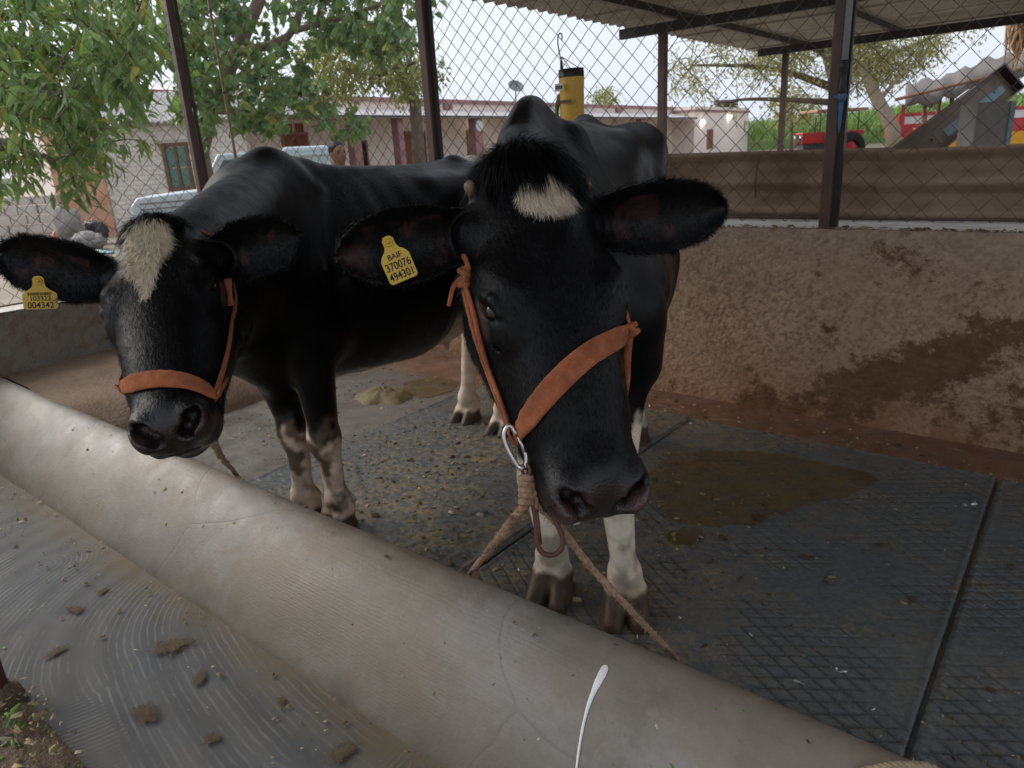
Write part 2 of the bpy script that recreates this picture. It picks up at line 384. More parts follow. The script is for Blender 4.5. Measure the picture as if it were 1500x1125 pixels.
# the run of white paint on the kerb
pts = [on_kerb(*q) for q in ((888, 975), (882, 988), (873, 1006), (864, 1028), (857, 1052), (852, 1076), (848, 1100), (845, 1124), (842, 1150))]
ws = [.006, .0095, .0065, .0042, .0032, .0028, .0026, .0026, .0026]; V = []
sm = [spline(np.array([p for p, n in pts]), 40), spline(np.array([n for p, n in pts]), 40), np.interp(np.linspace(0, 8, 40), range(9), ws)]
for i in range(40):
    p, n, w = sm[0][i], nrm(sm[1][i]), sm[2][i]*(1+.06*math.sin(i*.9)); t_ = nrm(sm[0][min(i+1, 39)]-sm[0][max(i-1, 0)]); sd_ = np.cross(t_, n)
    if i == 0: w *= .6
    V += [p-sd_*w+n*.001, p-sd_*w*.5+n*.0024, p+sd_*w*.5+n*.0024, p+sd_*w+n*.001]
quad = np.array([(i*4+k, i*4+k+1, i*4+k+5, i*4+k+4) for i in range(39) for k in range(3)])
mesh_np('paint_run', np.array(V), quad, plain('white_paint', (.72, .72, .70), .5, .1, 40, .1), kerb, True)

def rough_wall(name, org, ux, L, Hh, nrm_, mat, amp, step, thick=.16, label=None):
    """masonry wall: front face with real unevenness, cap and back"""
    ux = np.array(ux, float); n_ = np.array(nrm_, float); u = np.arange(0, L+1e-6, step); z = np.arange(0, Hh+1e-6, step); U, Z = np.meshgrid(u, z, indexing='ij')
    P = np.array(org)[None, None]+U[..., None]*ux; P[..., 2] += Z
    h = amp*((vnoise(P, 80, 3)-.5)*1.9+(vnoise(P, 9, 3)-.5)*1.2); h = h*np.clip((Hh-Z)/.02, .3, 1)
    P = P+h[..., None]*n_
    nx, ny = U.shape; idx = np.arange(nx*ny).reshape(nx, ny)
    q = np.stack([idx[:-1, :-1], idx[1:, :-1], idx[1:, 1:], idx[:-1, 1:]], -1).reshape(-1, 4)
    if np.cross(ux, (0, 0, 1))@n_ < 0: q = q[:, ::-1]
    hc_ = sstep(-.35, .35, (vnoise(P, 80, 3)-.5)*2.2).reshape(-1)
    o = mesh_np(name, P.reshape(-1, 3), q, mat, None, True, np.stack([hc_]*3, 1))
    c0 = np.array(org, float); b = -n_*thick
    cap = MB(); k = 60; Vc = []
    for i in range(k+1):
        for j in range(5):
            pp = c0+ux*L*i/k+b*j/4; Vc.append((pp[0], pp[1], Hh+.001+.008*(vnoise(np.array([pp]), 12, 2)[0]-.5)*(1 if 0 < j < 4 else .3)))
    cap.add(Vc, [(i*5+j, (i+1)*5+j, (i+1)*5+j+1, i*5+j+1) for i in range(k) for j in range(4)])
    cap.add([c0+b, c0+b+ux*L, c0+b+ux*L+np.array((0, 0, Hh)), c0+b+np.array((0, 0, Hh))], [(0, 1, 2, 3)])
    cap.build('wall_cap', M_CAP, o, True)
    return tag(o, label, 'wall')
wallB = rough_wall('pen_wall', (X0, YB, 0), (1, 0, 0), 5.95, .862, (0, -1, 0), M_WALL, .0048, .007, .36, 'low roughcast wall at the back of the pen, splashed with brown stains')
wallL = rough_wall('pen_wall', (X0, -2.2, 0), (0, 1, 0), 5.47, .575, (1, 0, 0), M_WALL2, .003, .03, .2, 'low dull grey plastered wall closing the left side of the pen')

# cement fillet along the foot of the left wall
xs = np.linspace(1.15, YB+.02, 90); pr = spline([(X0, .25), (-4.2, .235), (-3.85, .195), (-3.65, .12), (-3.54, .05), (-3.5, -.01)], 16); V = []
for y_ in xs:
    for (x_, z_) in pr:
        k = vnoise(np.array([[x_, y_, z_]]), 4, 3)[0]-.5; V.append((x_+k*.05, y_, z_*(1+.3*k)))
idx = np.arange(90*16).reshape(90, 16); quad = np.stack([idx[:-1, :-1], idx[:-1, 1:], idx[1:, 1:], idx[1:, :-1]], -1).reshape(-1, 4)
tag(mesh_np('wall_plinth', np.array(V), quad, mat_wall((.30, .235, .17), False, 'plinth_cement'), None, True), 'sloping tan cement plinth along the foot of the left wall', 'plinth')

# rubber mats with an embossed lattice
def mat_mesh(w, l, st, lattice=True):
    x = np.arange(0, w+1e-6, st); y = np.arange(0, l+1e-6, st); Xg, Yg = np.meshgrid(x, y, indexing='ij')
    P3 = np.stack([Xg, Yg, 0*Xg], -1); tri = lambda q: np.abs((q % 1)-.5)*2
    if lattice:
        jx = .012*(vnoise(P3, 5, 2)-.5); a = ((Xg+jx)/.070+Yg/.046); b = ((Xg+jx)/.070-Yg/.046)
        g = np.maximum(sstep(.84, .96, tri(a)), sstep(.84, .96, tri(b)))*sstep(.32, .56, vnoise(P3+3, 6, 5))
        z = .017-.0045*g
    else:                       # worn pebbled face
        n1 = vnoise(P3*[1, 1.3, 1], 55, 2); g = sstep(.5, .3, n1); z = .0155+.0035*(n1-.5)
    z = z+.006*(vnoise(P3, 2.2, 2)-.5)+.0015*(vnoise(P3, 70, 2)-.5)
    ed = np.minimum(np.minimum(Xg, w-Xg), np.minimum(Yg, l-Yg)); z = z-.006*sstep(.012, 0, ed)+.004*sstep(.03, .01, ed)
    nx, ny = Xg.shape; idx = np.arange(nx*ny).reshape(nx, ny)
    q = np.stack([idx[:-1, :-1], idx[1:, :-1], idx[1:, 1:], idx[:-1, 1:]], -1).reshape(-1, 4)
    V = np.stack([Xg, Yg, z], -1).reshape(-1, 3); cg = g.reshape(-1)
    rim = np.concatenate([idx[:, 0], idx[-1, 1:], idx[-2::-1, -1], idx[0, -2:0:-1]])
    lowv = V[rim].copy(); lowv[:, 2] = -.0; base = len(V); V = np.concatenate([V, lowv]); n = len(rim)
    sk = np.array([(rim[i], base+i, base+(i+1) % n, rim[(i+1) % n]) for i in range(n)])
    cg = np.concatenate([cg, np.zeros(n)]); return V, np.concatenate([q, sk]), np.stack([cg]*3, 1)
M_RUB2 = mat_rubber('wet_rubber_mat', .16)
mv, mq, mc = mat_mesh(1.205, 1.76, .0042)
matA = tag(mesh_np('rubber_mat', mv, mq, M_RUB, None, True, mc), 'large black rubber mat with a diamond lattice under the near cow', 'mat', 'rubber mats on the pen floor')
matA.location = (-1.345, 1.18, .001)
matB = matA.copy(); link(matB); matB.material_slots[0].link = 'OBJECT'; matB.material_slots[0].material = M_RUB2; matB.location = (-.132, 1.165, .001); matB['label'] = 'black rubber mat cut off by the right edge of the picture'
mv, mq, mc = mat_mesh(1.205, 1.76, .005, False); matC = tag(mesh_np('rubber_mat', mv, mq, M_RUB, None, True, mc), None, 'mat', 'rubber mats on the pen floor'); matC.location = (-2.565, 1.175, .012); matC.rotation_euler = (0, 0, R(-.6)); matC['label'] = 'trampled dirty rubber mat under the second cow'
# ------------------------------------------------------------------ chain-link fence on the walls
def chain_link(org, ux, L, z0, z1, parent, w=.098, r=.0019, seed=1):
    """interlocked zig-zag wires of real thickness"""
    g = np.random.default_rng(seed); ux = np.array(ux, float); nn = np.array([-ux[1], ux[0], 0]); d = w/2
    rows = int((z1-z0)/d); V = []; Q = []; base = 0
    nw = int(L/d)
    zz = z0+np.arange(rows+1)*d
    for i in range(nw):
        s = ((np.arange(rows+1)+i) % 2); sag = .006*np.sin(zz*2.1+i*.05)
        u = (i+s)*d+np.where(s > 0, -.0015, .0015)+g.normal(0, .0012, rows+1)
        zj = zz+g.normal(0, .0014, rows+1)+.004*np.sin(u*1.7)
        off = np.where((s > 0), .002, -.002)+sag
        P = np.array(org)[None]+u[:, None]*ux+off[:, None]*nn; P[:, 2] = zj
        dirs = np.gradient(P, axis=0); dirs /= np.linalg.norm(dirs, axis=1, keepdims=True)
        # square-section wire
        for k in range(4):
            a = math.pi/4+k*math.pi/2
            V.append(P+r*1.2*(math.cos(a)*nn[None]+math.sin(a)*ux[None]))
        b = base
        for k in range(4):
            k2 = (k+1) % 4; j = np.arange(rows); n1 = rows+1
            Q.append(np.stack([b+k*n1+j, b+k2*n1+j, b+k2*n1+j+1, b+k*n1+j+1], 1))
        base += 4*(rows+1)
    return mesh_np('wire_mesh', np.concatenate(V), np.concatenate(Q), M_WIRE, parent, True)
def angle_post(p, h, parent, w=.055, t=.006, lean=(0, 0), sx=1, sy=1, name='post'):
    mb = MB(); x, y, z = p
    poly = [(0, 0), (w*sx, 0), (w*sx, t*sy), (t*sx, t*sy), (t*sx, w*sy), (0, w*sy)]
    if sx*sy < 0: poly = poly[::-1]
    mb.prism(poly, 0, h, None, (x, y, z)); return mb.build(name, M_STEEL, parent)
def box_post(p, h, parent, w=.06, d=.06, mat=None):
    mb = MB(); mb.box((p[0], p[1], p[2]+h/2), (w, d, h)); return mb.build('post', mat or M_STEEL, parent, bevel=.004)
fb = empty('chain_link_fence', (0, 0, 0), 0, 'rusty chain-link fence on the stained back wall of the pen', 'fence')
chain_link((X0+.02, 3.345, 0), (1, 0, 0), 6.6, .885, 2.75, fb)
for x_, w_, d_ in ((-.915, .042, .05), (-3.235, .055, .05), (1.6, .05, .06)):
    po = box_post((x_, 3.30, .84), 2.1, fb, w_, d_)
    mb = MB().box((x_+w_/2+.014, 3.318, 1.89), (.026, .022, 2.1)); mb.build('post_flange', M_DARK, po)  # darker flange: the unlit side of the angle post put into its colour
mb = MB()
mb.tube([(X0, 3.345, .90), (2.1, 3.345, .90)], .006, 6); mb.build('tension_wire', M_WIRE, fb, True)
MB().beam((X0, 3.33, 2.72), (2.1, 3.33, 2.72), .04, .05).build('top_rail', M_STEEL, fb)
LZ = .632
fl = empty('chain_link_fence', (0, 0, 0), 0, 'rusty chain-link fence on the grey left wall with trees behind it', 'fence')
chain_link((X0-.03, -.6, 0), (0, 1, 0), 3.93, .60, 2.75, fl, seed=2)
po = box_post((X0+.02, 2.475, .55), 2.25, fl, .045, .045); MB().box((X0+.047, 2.507, 1.8), (.010, .018, 2.1)).build('post_flange', M_DARK, po)  # flange again coloured dark as the post's shaded side
box_post((X0+.02, -.55, .55), 2.25, fl, .07, .07)
MB().tube([(X0, -.6, .605), (X0, 3.3, .61)], .005, 6).build('tension_wire', M_WIRE, fl, True)
MB().beam((X0-.02, -.6, 2.72), (X0-.02, 3.3, 2.72), .05, .05).build('top_rail', M_STEEL, fl)
pole = empty('thin_pole', (X0-.02, 2.77, 0), 0, 'thin upright pole just right of the left fence post', 'pole')
mb = MB().tube([(0, 0, .7), (.002, .003, 1.4), (-.002, 0, 2.1), (0, 0, 2.9)], [.0095, .0095, .009, .009], 10); mb.build('shaft', plain('bamboo', (.30, .23, .13), .6, .35, 6, .2, dirt=(.05, .04, .035), dirt_amt=.9), pole, True)
for z_ in (1.25, 1.72, 2.2): MB().tube([(0, 0, z_-.006), (0, 0, z_+.006)], .0115, 10).build('knot', M_DARK, pole, True)

# unseen roof over the pen: cement sheets, extent set to shape the light
M_ROOF = M_ASB
def corrugated(org, ux, uy, W, L, parent, mat, pitch=.146, amp=.024, name='sheet', thick=.006, ny=2, n_per=8):
    """one sheet: ridges run along uy"""
    ux, uy = nrm(ux), nrm(uy); nz_ = np.cross(ux, uy); n = int(round(W/pitch*n_per)); V = []
    for s_ in (0, 1):
        for j in range(ny):
            for i in range(n+1):
                x = W*i/n; V.append(np.array(org)+ux*x+uy*(L*j/(ny-1))+nz_*(amp*math.cos(2*math.pi*x/pitch)-thick*s_))
    m_ = n+1; Q = []
    for s_ in (0, 1):
        b = s_*ny*m_
        for j in range(ny-1):
            for i in range(n):
                f = (b+j*m_+i, b+j*m_+i+1, b+(j+1)*m_+i+1, b+(j+1)*m_+i); Q.append(f if not s_ else f[::-1])
    b = ny*m_
    for j in (0, ny-1):
        for i in range(n): Q.append((j*m_+i, j*m_+i+1, b+j*m_+i+1, b+j*m_+i))
    for i in (0, n):
        for j in range(ny-1): Q.append((j*m_+i, (j+1)*m_+i, b+(j+1)*m_+i, b+j*m_+i))
    return mesh_np(name, np.array(V), np.array(Q), mat, parent, True)
roof = empty('unseen_pen_roof', (0, 0, 2.9), 0, 'unseen cement sheet roof over the pen and the photographer, sized to shape the light', 'roof')
for i in range(7):
    o = corrugated((-4.8+i*1.02, ROOF_Y0, .15), (1, 0, 0), (0, 1, -.04), 1.09, ROOF_Y1-ROOF_Y0, roof, M_ROOF)
    o.location = (0, 0, .004*(i % 2))
for y_ in (-1.0, .2, 1.8, 3.45): MB().beam((-4.8, y_, -.02+.0), (2.2, y_, -.02), .05, .09).build('purlin', M_STEEL, roof)

# horizontal cement sheets standing behind the back wall
M_MUD = plain('mudded_sheet', (.31, .225, .165), .9, .3, 5, .5, dirt=(.17, .105, .068), dirt_amt=.7, bdist=.006)
sw = empty('sheet_barrier', (0, 3.64, .8), 0, 'brown mud-caked corrugated sheets standing behind the fence', 'barrier')
o = corrugated((-1.86, 0, .368), (0, .03, -1), (1, 0, 0), .42, 1.12, sw, M_MUD, .140, .042, 'sheet', .007, 6); o.rotation_euler = (0, R(.9), 0)
o = corrugated((-.80, .012, .372), (0, .03, -1), (1, 0, .0), .42, 2.6, sw, M_MUD, .140, .042, 'sheet', .007, 10); o.rotation_euler = (0, R(-.2), 0)
mb = MB().beam((-.05, -.045, .22), (-.045, -.05, .34), .022, .006).beam((-.045, -.05, .34), (.02, -.02, .385), .022, .006); mb.build('strap', M_DARK, sw)
mb = MB().tube([(-1.33, -.05, .35), (-1.335, -.055, .25), (-1.333, -.05, .17)], .004, 6); mb.build('wire_tie', M_WIRE, sw, True)

# water pipe with its blue valve on the right post
pv = empty('water_pipe', (-.925, 3.268, .065), 0, 'grey water pipe ending in a blue valve, tied to the right fence post', 'pipe')
M_BLUE = plain('blue_plastic', (.035, .11, .22), .4, .15, 20, .05, spec=.5); M_PVC = plain('grey_pvc', (.30, .31, .32), .45, .12, 14, .05, spec=.5)
MB().tube([(.045, 0, 1.455), (.046, 0, 2.0), (.045, .0, 2.9)], .013, 12).build('pipe', M_PVC, pv, True)
MB().lathe([(.0, 1.46), (.016, 1.46), (.016, 1.43), (.013, 1.425), (.013, 1.36), (.016, 1.355), (.016, 1.335), (0, 1.335)], (.045, 0, 0), 14).build('coupling', plain('black_plastic', (.03, .03, .032), .5), pv, True)
mb = MB().lathe([(.0, 1.345), (.013, 1.345), (.016, 1.335), (.016, 1.315), (.012, 1.305), (0, 1.295)], (.045, 0, 0), 14); mb.box((.066, -.004, 1.325), (.016, .010, .010)); mb.box((.024, -.004, 1.325), (.016, .010, .010)); mb.build('valve', M_BLUE, pv, False)
MB().lathe([(0, 1.31), (.009, 1.31), (.009, 1.265), (.007, 1.26), (.007, 1.225), (0, 1.18)], (.045, 0, 0), 12).build('outlet', plain('pale_blue_plastic', (.06, .16, .27), .4), pv, True)
MB().tube([(.045, 0, 1.75), (.045, 0, 1.762)], .0155, 12).build('clip', M_DARK, pv, True)
# ------------------------------------------------------------------ the yard and the land behind
_fh = nrm(np.array([_fw[0], _fw[1], 0])); _rh = np.array([_rt[0], _rt[1], 0])
def G(x, y):
    """height of the ground outside"""
    d = np.hypot(x, y); u = (x*_rh[0]+y*_rh[1])/np.maximum(x*_fh[0]+y*_fh[1], 1)
    return -.16+.0066*np.maximum(d-24, 0)*(d < 400)+.0066*376*(d >= 400)+1.3*sstep(60, 105, d)*sstep(.25, .7, u)
def plan(px, D):
    """ground point D metres off, below photograph column px"""
    p = at(px, 562.5, 1)-CAM_P; q = np.array([p[0], p[1]]); b = np.array([_fh[0], _fh[1]])
    # follow the leaning vertical through the horizon row
    yh = 218.5-(px-817)*.0576; p = at(px, yh, 1)-CAM_P; q = p[:2]*D; return np.array([q[0], q[1], float(G(q[0], q[1]))])
def mat_ground():
    t = NT('yard_earth'); p = t.pos(); big = t.noise(p, .35, 5, .6); mid = t.noise(p, 3.5, 6, .7)
    c = t.ramp(big, (.35, (.24, .20, .155)), (.65, (.33, .285, .225)))
    c = t.mix(.4, c, t.ramp(mid, (.3, (.15, .125, .09)), (.7, (.38, .33, .26))))
    d = t.node('ShaderNodeVectorMath', operation='LENGTH'); t.set(d.inputs[0], p)
    c = t.mix(t.ramp(t.math('MULTIPLY', d.outputs['Value'], .01), (.68, 0.0), (.72, 1.0)), c, t.ramp(mid, (.3, (.045, .075, .02)), (.7, (.09, .13, .04))))
    t.bs(Base_Color=c, Roughness=.95, Specular_IOR_Level=.15); t.bump(mid, .4, .03); return t.m
rr = np.concatenate([np.linspace(.01, 30, 40), np.geomspace(31, 900, 50)]); th = np.linspace(0, 2*math.pi, 97)[:-1]
RR_, TH = np.meshgrid(rr, th, indexing='ij'); gx, gy = RR_*np.cos(TH), RR_*np.sin(TH); gz = G(gx, gy)
idx = np.arange(gx.size).reshape(gx.shape); i2 = np.roll(idx, -1, 1)
quad = np.stack([idx[:-1], idx[1:], i2[1:], i2[:-1]], -1).reshape(-1, 4)
tag(mesh_np('ground', np.stack([gx, gy, gz], -1).reshape(-1, 3), quad, mat_ground(), None, True), kind='structure')

def leaf_mesh(L, W, fold=.25, curl=.25):
    """one leaf along +x: folded along the midrib, tip bent down"""
    V = np.array([(0, 0, 0), (L*.38, W/2, W*fold), (L*.38, 0, 0), (L*.38, -W/2, W*fold), (L*.75, W*.34, W*fold*.5-L*curl*.3), (L*.75, 0, -L*curl*.35), (L*.75, -W*.34, W*fold*.5-L*curl*.3), (L, 0, -L*curl)])
    Fs = [(0, 2, 1), (0, 3, 2), (1, 2, 5, 4), (2, 3, 6, 5), (4, 5, 7), (5, 6, 7)]
    return V, Fs
def mat_leaf(name, dark, light, yellow=None, trans=.35):
    t = NT(name); oi = t.node('ShaderNodeObjectInfo').outputs['Random']; p = t.node('ShaderNodeNewGeometry'); a = t.noise(p.outputs['Position'], 4.0, 3); r = p.outputs['Random Per Island']
    c = t.ramp(t.math('ADD', t.math('MULTIPLY', r, .7), t.math('MULTIPLY', a, .4)), (.2, dark), (.85, light))
    if yellow: c = t.mix(t.ramp(t.math('FRACT', t.math('MULTIPLY', t.math('ADD', r, oi), 7.31)), (.93, 0.0), (.95, .85)), c, yellow)
    tb = t.node('ShaderNodeBsdfTranslucent'); t.set(tb.inputs['Color'], t.mix(.6, c, (light[0]*1.6, light[1]*1.5, light[2]*.8)))
    mx = t.node('ShaderNodeMixShader'); mx.inputs[0].default_value = trans; t.l.new(t.b.outputs[0], mx.inputs[1]); t.l.new(tb.outputs[0], mx.inputs[2]); t.l.new(mx.outputs[0], t.out.inputs['Surface'])
    t.bs(Base_Color=c, Roughness=.48, Specular_IOR_Level=.35); return t.m
def rot_to(xd, zd):
    x = nrm(xd); z = np.array(zd, float); z = z-x*(z@x); z = nrm(z) if np.linalg.norm(z) > 1e-5 else np.array((0, 0, 1.)); y = np.cross(z, x); return np.array([x, y, z]).T
def in_poly(x, y, P):
    c = False; j = len(P)-1
    for i in range(len(P)):
        if (P[i][1] > y) != (P[j][1] > y) and x < (P[j][0]-P[i][0])*(y-P[i][1])/(P[j][1]-P[i][1])+P[i][0]: c = not c
        j = i
    return c
def crown_points(poly, n, d0, d1, g, dens=None):
    xs = [p[0] for p in poly]; ys = [p[1] for p in poly]; out = []; k = 0
    while len(out) < n and k < 60*n:
        k += 1; x, y = g.uniform(min(xs), max(xs)), g.uniform(min(ys), max(ys))
        if in_poly(x, y, poly) and (dens is None or g.random() < dens(x, y)): out.append(at(x, y, g.uniform(d0, d1)))
    return np.array(out)
def make_tree(name, label, trunk, limbs, clusters, leaf, n_leaf, g, mat, bark, droop=.5, single=0, spread=1.0, twig_r=.006, group=None, spray=None):
    """trunk and limbs as tapered tubes, twigs to every cluster, leaves with their own faces"""
    b = np.array(trunk[0][0]); root = empty(name, b, 0, label, 'tree', group)
    T_ = MB(); T_.tube([np.array(p)-b for p, r in trunk], [r for p, r in trunk], 12); T_.build('trunk', bark, root, True)
    ends = [np.array(p) for p, r in trunk]
    for lb in limbs:
        ps = spline([p for p, r in lb], 8); rs = np.interp(np.linspace(0, len(lb)-1, 8), range(len(lb)), [r for p, r in lb])
        MB().tube([p-b for p in ps], list(rs), 8).build('limb', bark, root, True); ends += list(ps)
    E_ = np.array(ends); tw = MB(); V0, F0 = leaf_mesh(1, leaf[1]/leaf[0]); VV = []; QQ = []; LT = []
    E_ = list(E_); order_c = np.argsort([min(np.linalg.norm(q_-c) for q_ in E_) for c in clusters])
    for c in np.asarray(clusters)[order_c]:
        A_ = np.array(E_); e = A_[np.argmin(np.linalg.norm(A_-c, axis=1))]; E_.append(c)
        mid = (c+e)/2+np.array((0, 0, .08*np.linalg.norm(c-e))); tw.tube([e-b, mid-b, c-b], [twig_r*1.6, twig_r, twig_r*.5], 5, False)
        out = nrm(c-e+np.array((0, 0, -.05)))
        for k in range(n_leaf):
            d = nrm(out*.8+g.normal(0, .75*spread, 3)+np.array((0, 0, -droop))); L = leaf[0]*g.uniform(.65, 1.2)
            s = c+g.normal(0, leaf[0]*.35 if spray is None else spray, 3)
            M = rot_to(d, g.normal(0, .6, 3)+np.array((0, 0, .7))+nrm(CAM_P-c)*.2); LT.append((s, M, L))
    tw.build('twigs', bark, root, True)['kind'] = 'stuff'
    order = list(range(len(LT)))
    if single:      # the leaves that show largest are leaves of their own
        order = sorted(order, key=lambda i: np.linalg.norm(LT[i][0]-CAM_P)/LT[i][2]); me = None
        for i in order[:single]:
            s, M, L = LT[i]
            if me is None:
                o = MB().add(V0, F0).build('leaf', mat, root); me = o.data
            else:
                o = bpy.data.objects.new('leaf', me); link(o, root)
            mw = Matrix([[*(M[r_]*L), (s-b)[r_]] for r_ in range(3)]+[[0, 0, 0, 1]]); o.matrix_basis = mw
        order = order[single:]
    Fl = [f for f in F0]; nv = len(V0)
    for n, i in enumerate(order):
        s, M, L = LT[i]; VV.append((V0*L)@M.T+s-b)
    V = np.concatenate(VV); tri = np.array([f for f in Fl if len(f) == 3]); qd = np.array([f for f in Fl if len(f) == 4])
    tr2 = np.concatenate([tri, qd[:, [0, 1, 2]], qd[:, [0, 2, 3]]]); allf = (np.arange(len(order))*nv)[:, None, None]+tr2[None]
    o = mesh_np('crown', V, allf.reshape(-1, 3), mat, root); o['kind'] = 'stuff'
    return root
M_BARK = plain('bark', (.13, .105, .08), .9, .35, 12, .8, bdist=.02); M_BARK2 = plain('pale_bark', (.24, .19, .14), .9, .3, 14, .6, bdist=.01)
L1 = mat_leaf('mango_leaf', (.06, .125, .05), (.22, .34, .125), (.42, .33, .05)); L2 = mat_leaf('round_leaf', (.045, .115, .06), (.19, .30, .13), (.40, .36, .06))
L3 = mat_leaf('pale_leaf', (.14, .17, .05), (.26, .29, .10)); L4 = mat_leaf('acacia_leaf', (.15, .165, .07), (.30, .30, .13), (.30, .24, .10))
g = np.random.default_rng(8)
# leafy tree at the left edge
b1 = plan(-150, 7.2); P1 = [(-140, -60), (238, -60), (236, 60), (205, 120), (222, 190), (205, 228), (150, 215), (125, 280), (90, 268), (70, 240), (30, 288), (-20, 300), (-140, 250)]
c1 = crown_points(P1, 340, 5.6, 8.0, g, lambda x, y: .55 if 205 < x+y*.15 < 260 and y > 150 else 1)
make_tree('mango_tree', 'leafy tree with long drooping leaves at the left edge, behind the fence', [(b1, .16), (at(-145, 180, 7.2), .14), (at(-120, 40, 7.1), .11), (at(-90, -90, 7.0), .08)],
          [[(at(-130, 120, 7.2), .07), (at(0, 100, 6.8), .045), (at(120, 170, 6.5), .02)], [(at(-120, 40, 7.1), .07), (at(60, 20, 6.8), .045), (at(200, 60, 6.6), .02)], [(at(-140, 180, 7.2), .06), (at(-20, 200, 6.6), .035), (at(80, 235, 6.2), .015)], [(at(-90, -90, 7.0), .07), (at(60, -60, 6.9), .045), (at(215, -30, 6.7), .02)]],
          c1, (.19, .052), 13, g, L1, M_BARK, .75, single=260)
# broad-leaved tree in the middle of the left half
b2 = plan(302, 9.2); P2 = [(245, -60), (640, -60), (640, 20), (600, 75), (560, 95), (470, 60), (450, 110), (505, 150), (535, 190), (520, 208), (480, 185), (440, 165), (385, 195), (330, 165), (300, 200), (262, 170), (245, 90)]
c2 = crown_points(P2, 340, 7.6, 9.6, g, lambda x, y: .35 if 370 < x < 470 and y < 70 else 1)
make_tree('broad_leaved_tree', 'tree with broad rounded leaves behind the left fence post', [(b2, .13), (at(292, 225, 9.2), .12), (at(308, 160, 9.1), .10), (at(345, 80, 8.9), .085), (at(380, 0, 8.8), .075), (at(385, -90, 8.8), .06)],
          [[(at(308, 160, 9.1), .06), (at(270, 120, 8.9), .04), (at(255, 40, 8.8), .02)], [(at(345, 80, 8.9), .06), (at(430, 45, 8.6), .045), (at(440, -60, 8.5), .03)], [(at(430, 45, 8.6), .04), (at(520, 20, 8.4), .03), (at(620, -20, 8.3), .015)], [(at(308, 160, 9.1), .05), (at(395, 170, 8.8), .035), (at(500, 175, 8.5), .012)], [(at(380, 0, 8.8), .05), (at(330, -40, 8.7), .03)]],
          c2, (.15, .092), 11, g, L2, M_BARK2, .25, single=200)
b3 = plan(612, 19); P3 = [(440, 90), (470, 55), (540, 45), (600, 60), (640, 95), (622, 140), (560, 128), (500, 142), (455, 128)]
make_tree('pale_tree', 'pale yellow-green tree further off behind the broad leaves', [(b3, .2), (at(608, 150, 19), .16), (at(580, 95, 19), .1)], [[(at(560, 120, 19), .09), (at(500, 100, 18.5), .04)], [(at(555, 110, 19), .09), (at(610, 90, 18.5), .04)]],
          crown_points(P3, 150, 17.5, 20.5, g), (.17, .08), 26, g, L3, M_BARK, .3, spray=.2)
b4 = plan(1228, 26); P4 = [(975, 55), (1040, 30), (1160, -40), (1420, -40), (1455, 30), (1400, 70), (1330, 105), (1290, 140), (1235, 150), (1190, 130), (1150, 110), (1105, 150), (1060, 170), (1035, 145), (985, 140)]
c4 = crown_points(P4, 420, 23.5, 28.5, g, lambda x, y: (.35+.65*(np.hypot((x-1230)/210, (y-60)/90) < .75))*(.2+.8*(vnoise(np.array([[x/38., y/30., 1.]]), 1, 2)[0] > .47)))
make_tree('thorn_tree', 'large airy olive-green tree behind the sheet-roofed lean-to', [(b4, .36), (at(1228, 165, 26), .33), (at(1222, 110, 26), .24), (at(1200, 40, 26), .15)],
          [[(at(1225, 130, 26), .16), (at(1130, 100, 25.5), .09), (at(1010, 95, 25), .03)], [(at(1222, 110, 26), .16), (at(1330, 70, 26.5), .08), (at(1420, 30, 27), .03)], [(at(1226, 150, 26), .12), (at(1110, 145, 25), .06), (at(1050, 150, 24.5), .02)], [(at(1205, 60, 26), .12), (at(1290, 0, 26), .06)], [(at(1212, 80, 26), .12), (at(1100, 30, 26), .05)]],
          c4, (.17, .05), 42, g, L4, M_BARK, .2, spray=.28, twig_r=.012)
b5 = plan(1318, 24)
make_tree('leaning_tree', 'bare leaning trunk to the right of the large airy tree', [(b5, .26), (at(1308, 190, 24), .24), (at(1280, 135, 24.3), .2), (at(1262, 95, 24.6), .14)], [[(at(1285, 150, 24.2), .1), (at(1320, 110, 24), .05), (at(1345, 85, 24), .02)]],
          crown_points([(1230, 40), (1300, 40), (1370, 90), (1300, 120), (1240, 110)], 40, 23.5, 25.5, g), (.15, .05), 30, g, L4, M_BARK2, .2, spray=.25)
for (px, py, D_, wd, ht, n_) in ((1160, 155, 45, 70, 50, 60), (885, 148, 55, 40, 24, 30), (505, 152, 45, 30, 18, 12)):
    make_tree('small_tree', {1160: 'small round tree standing before the green field', 885: 'distant tree crown rising over the long building', 505: 'far tree crown at the left end of the long building'}[px], [(plan(px, D_), .14), (at(px, py, D_), .08)], [[(at(px, py+5, D_), .06), (at(px+wd*.25, py-8, D_), .03)]],
              crown_points([(px-wd/2, py), (px-wd*.3, py-ht*.5), (px, py-ht*.6), (px+wd*.35, py-ht*.4), (px+wd/2, py), (px+wd*.3, py+ht*.4), (px-wd*.3, py+ht*.4)], n_, D_-1.2, D_+1.2, g), (.28, .11), 22, g, L4 if px == 1160 else L3, M_BARK, .2, spray=.35)

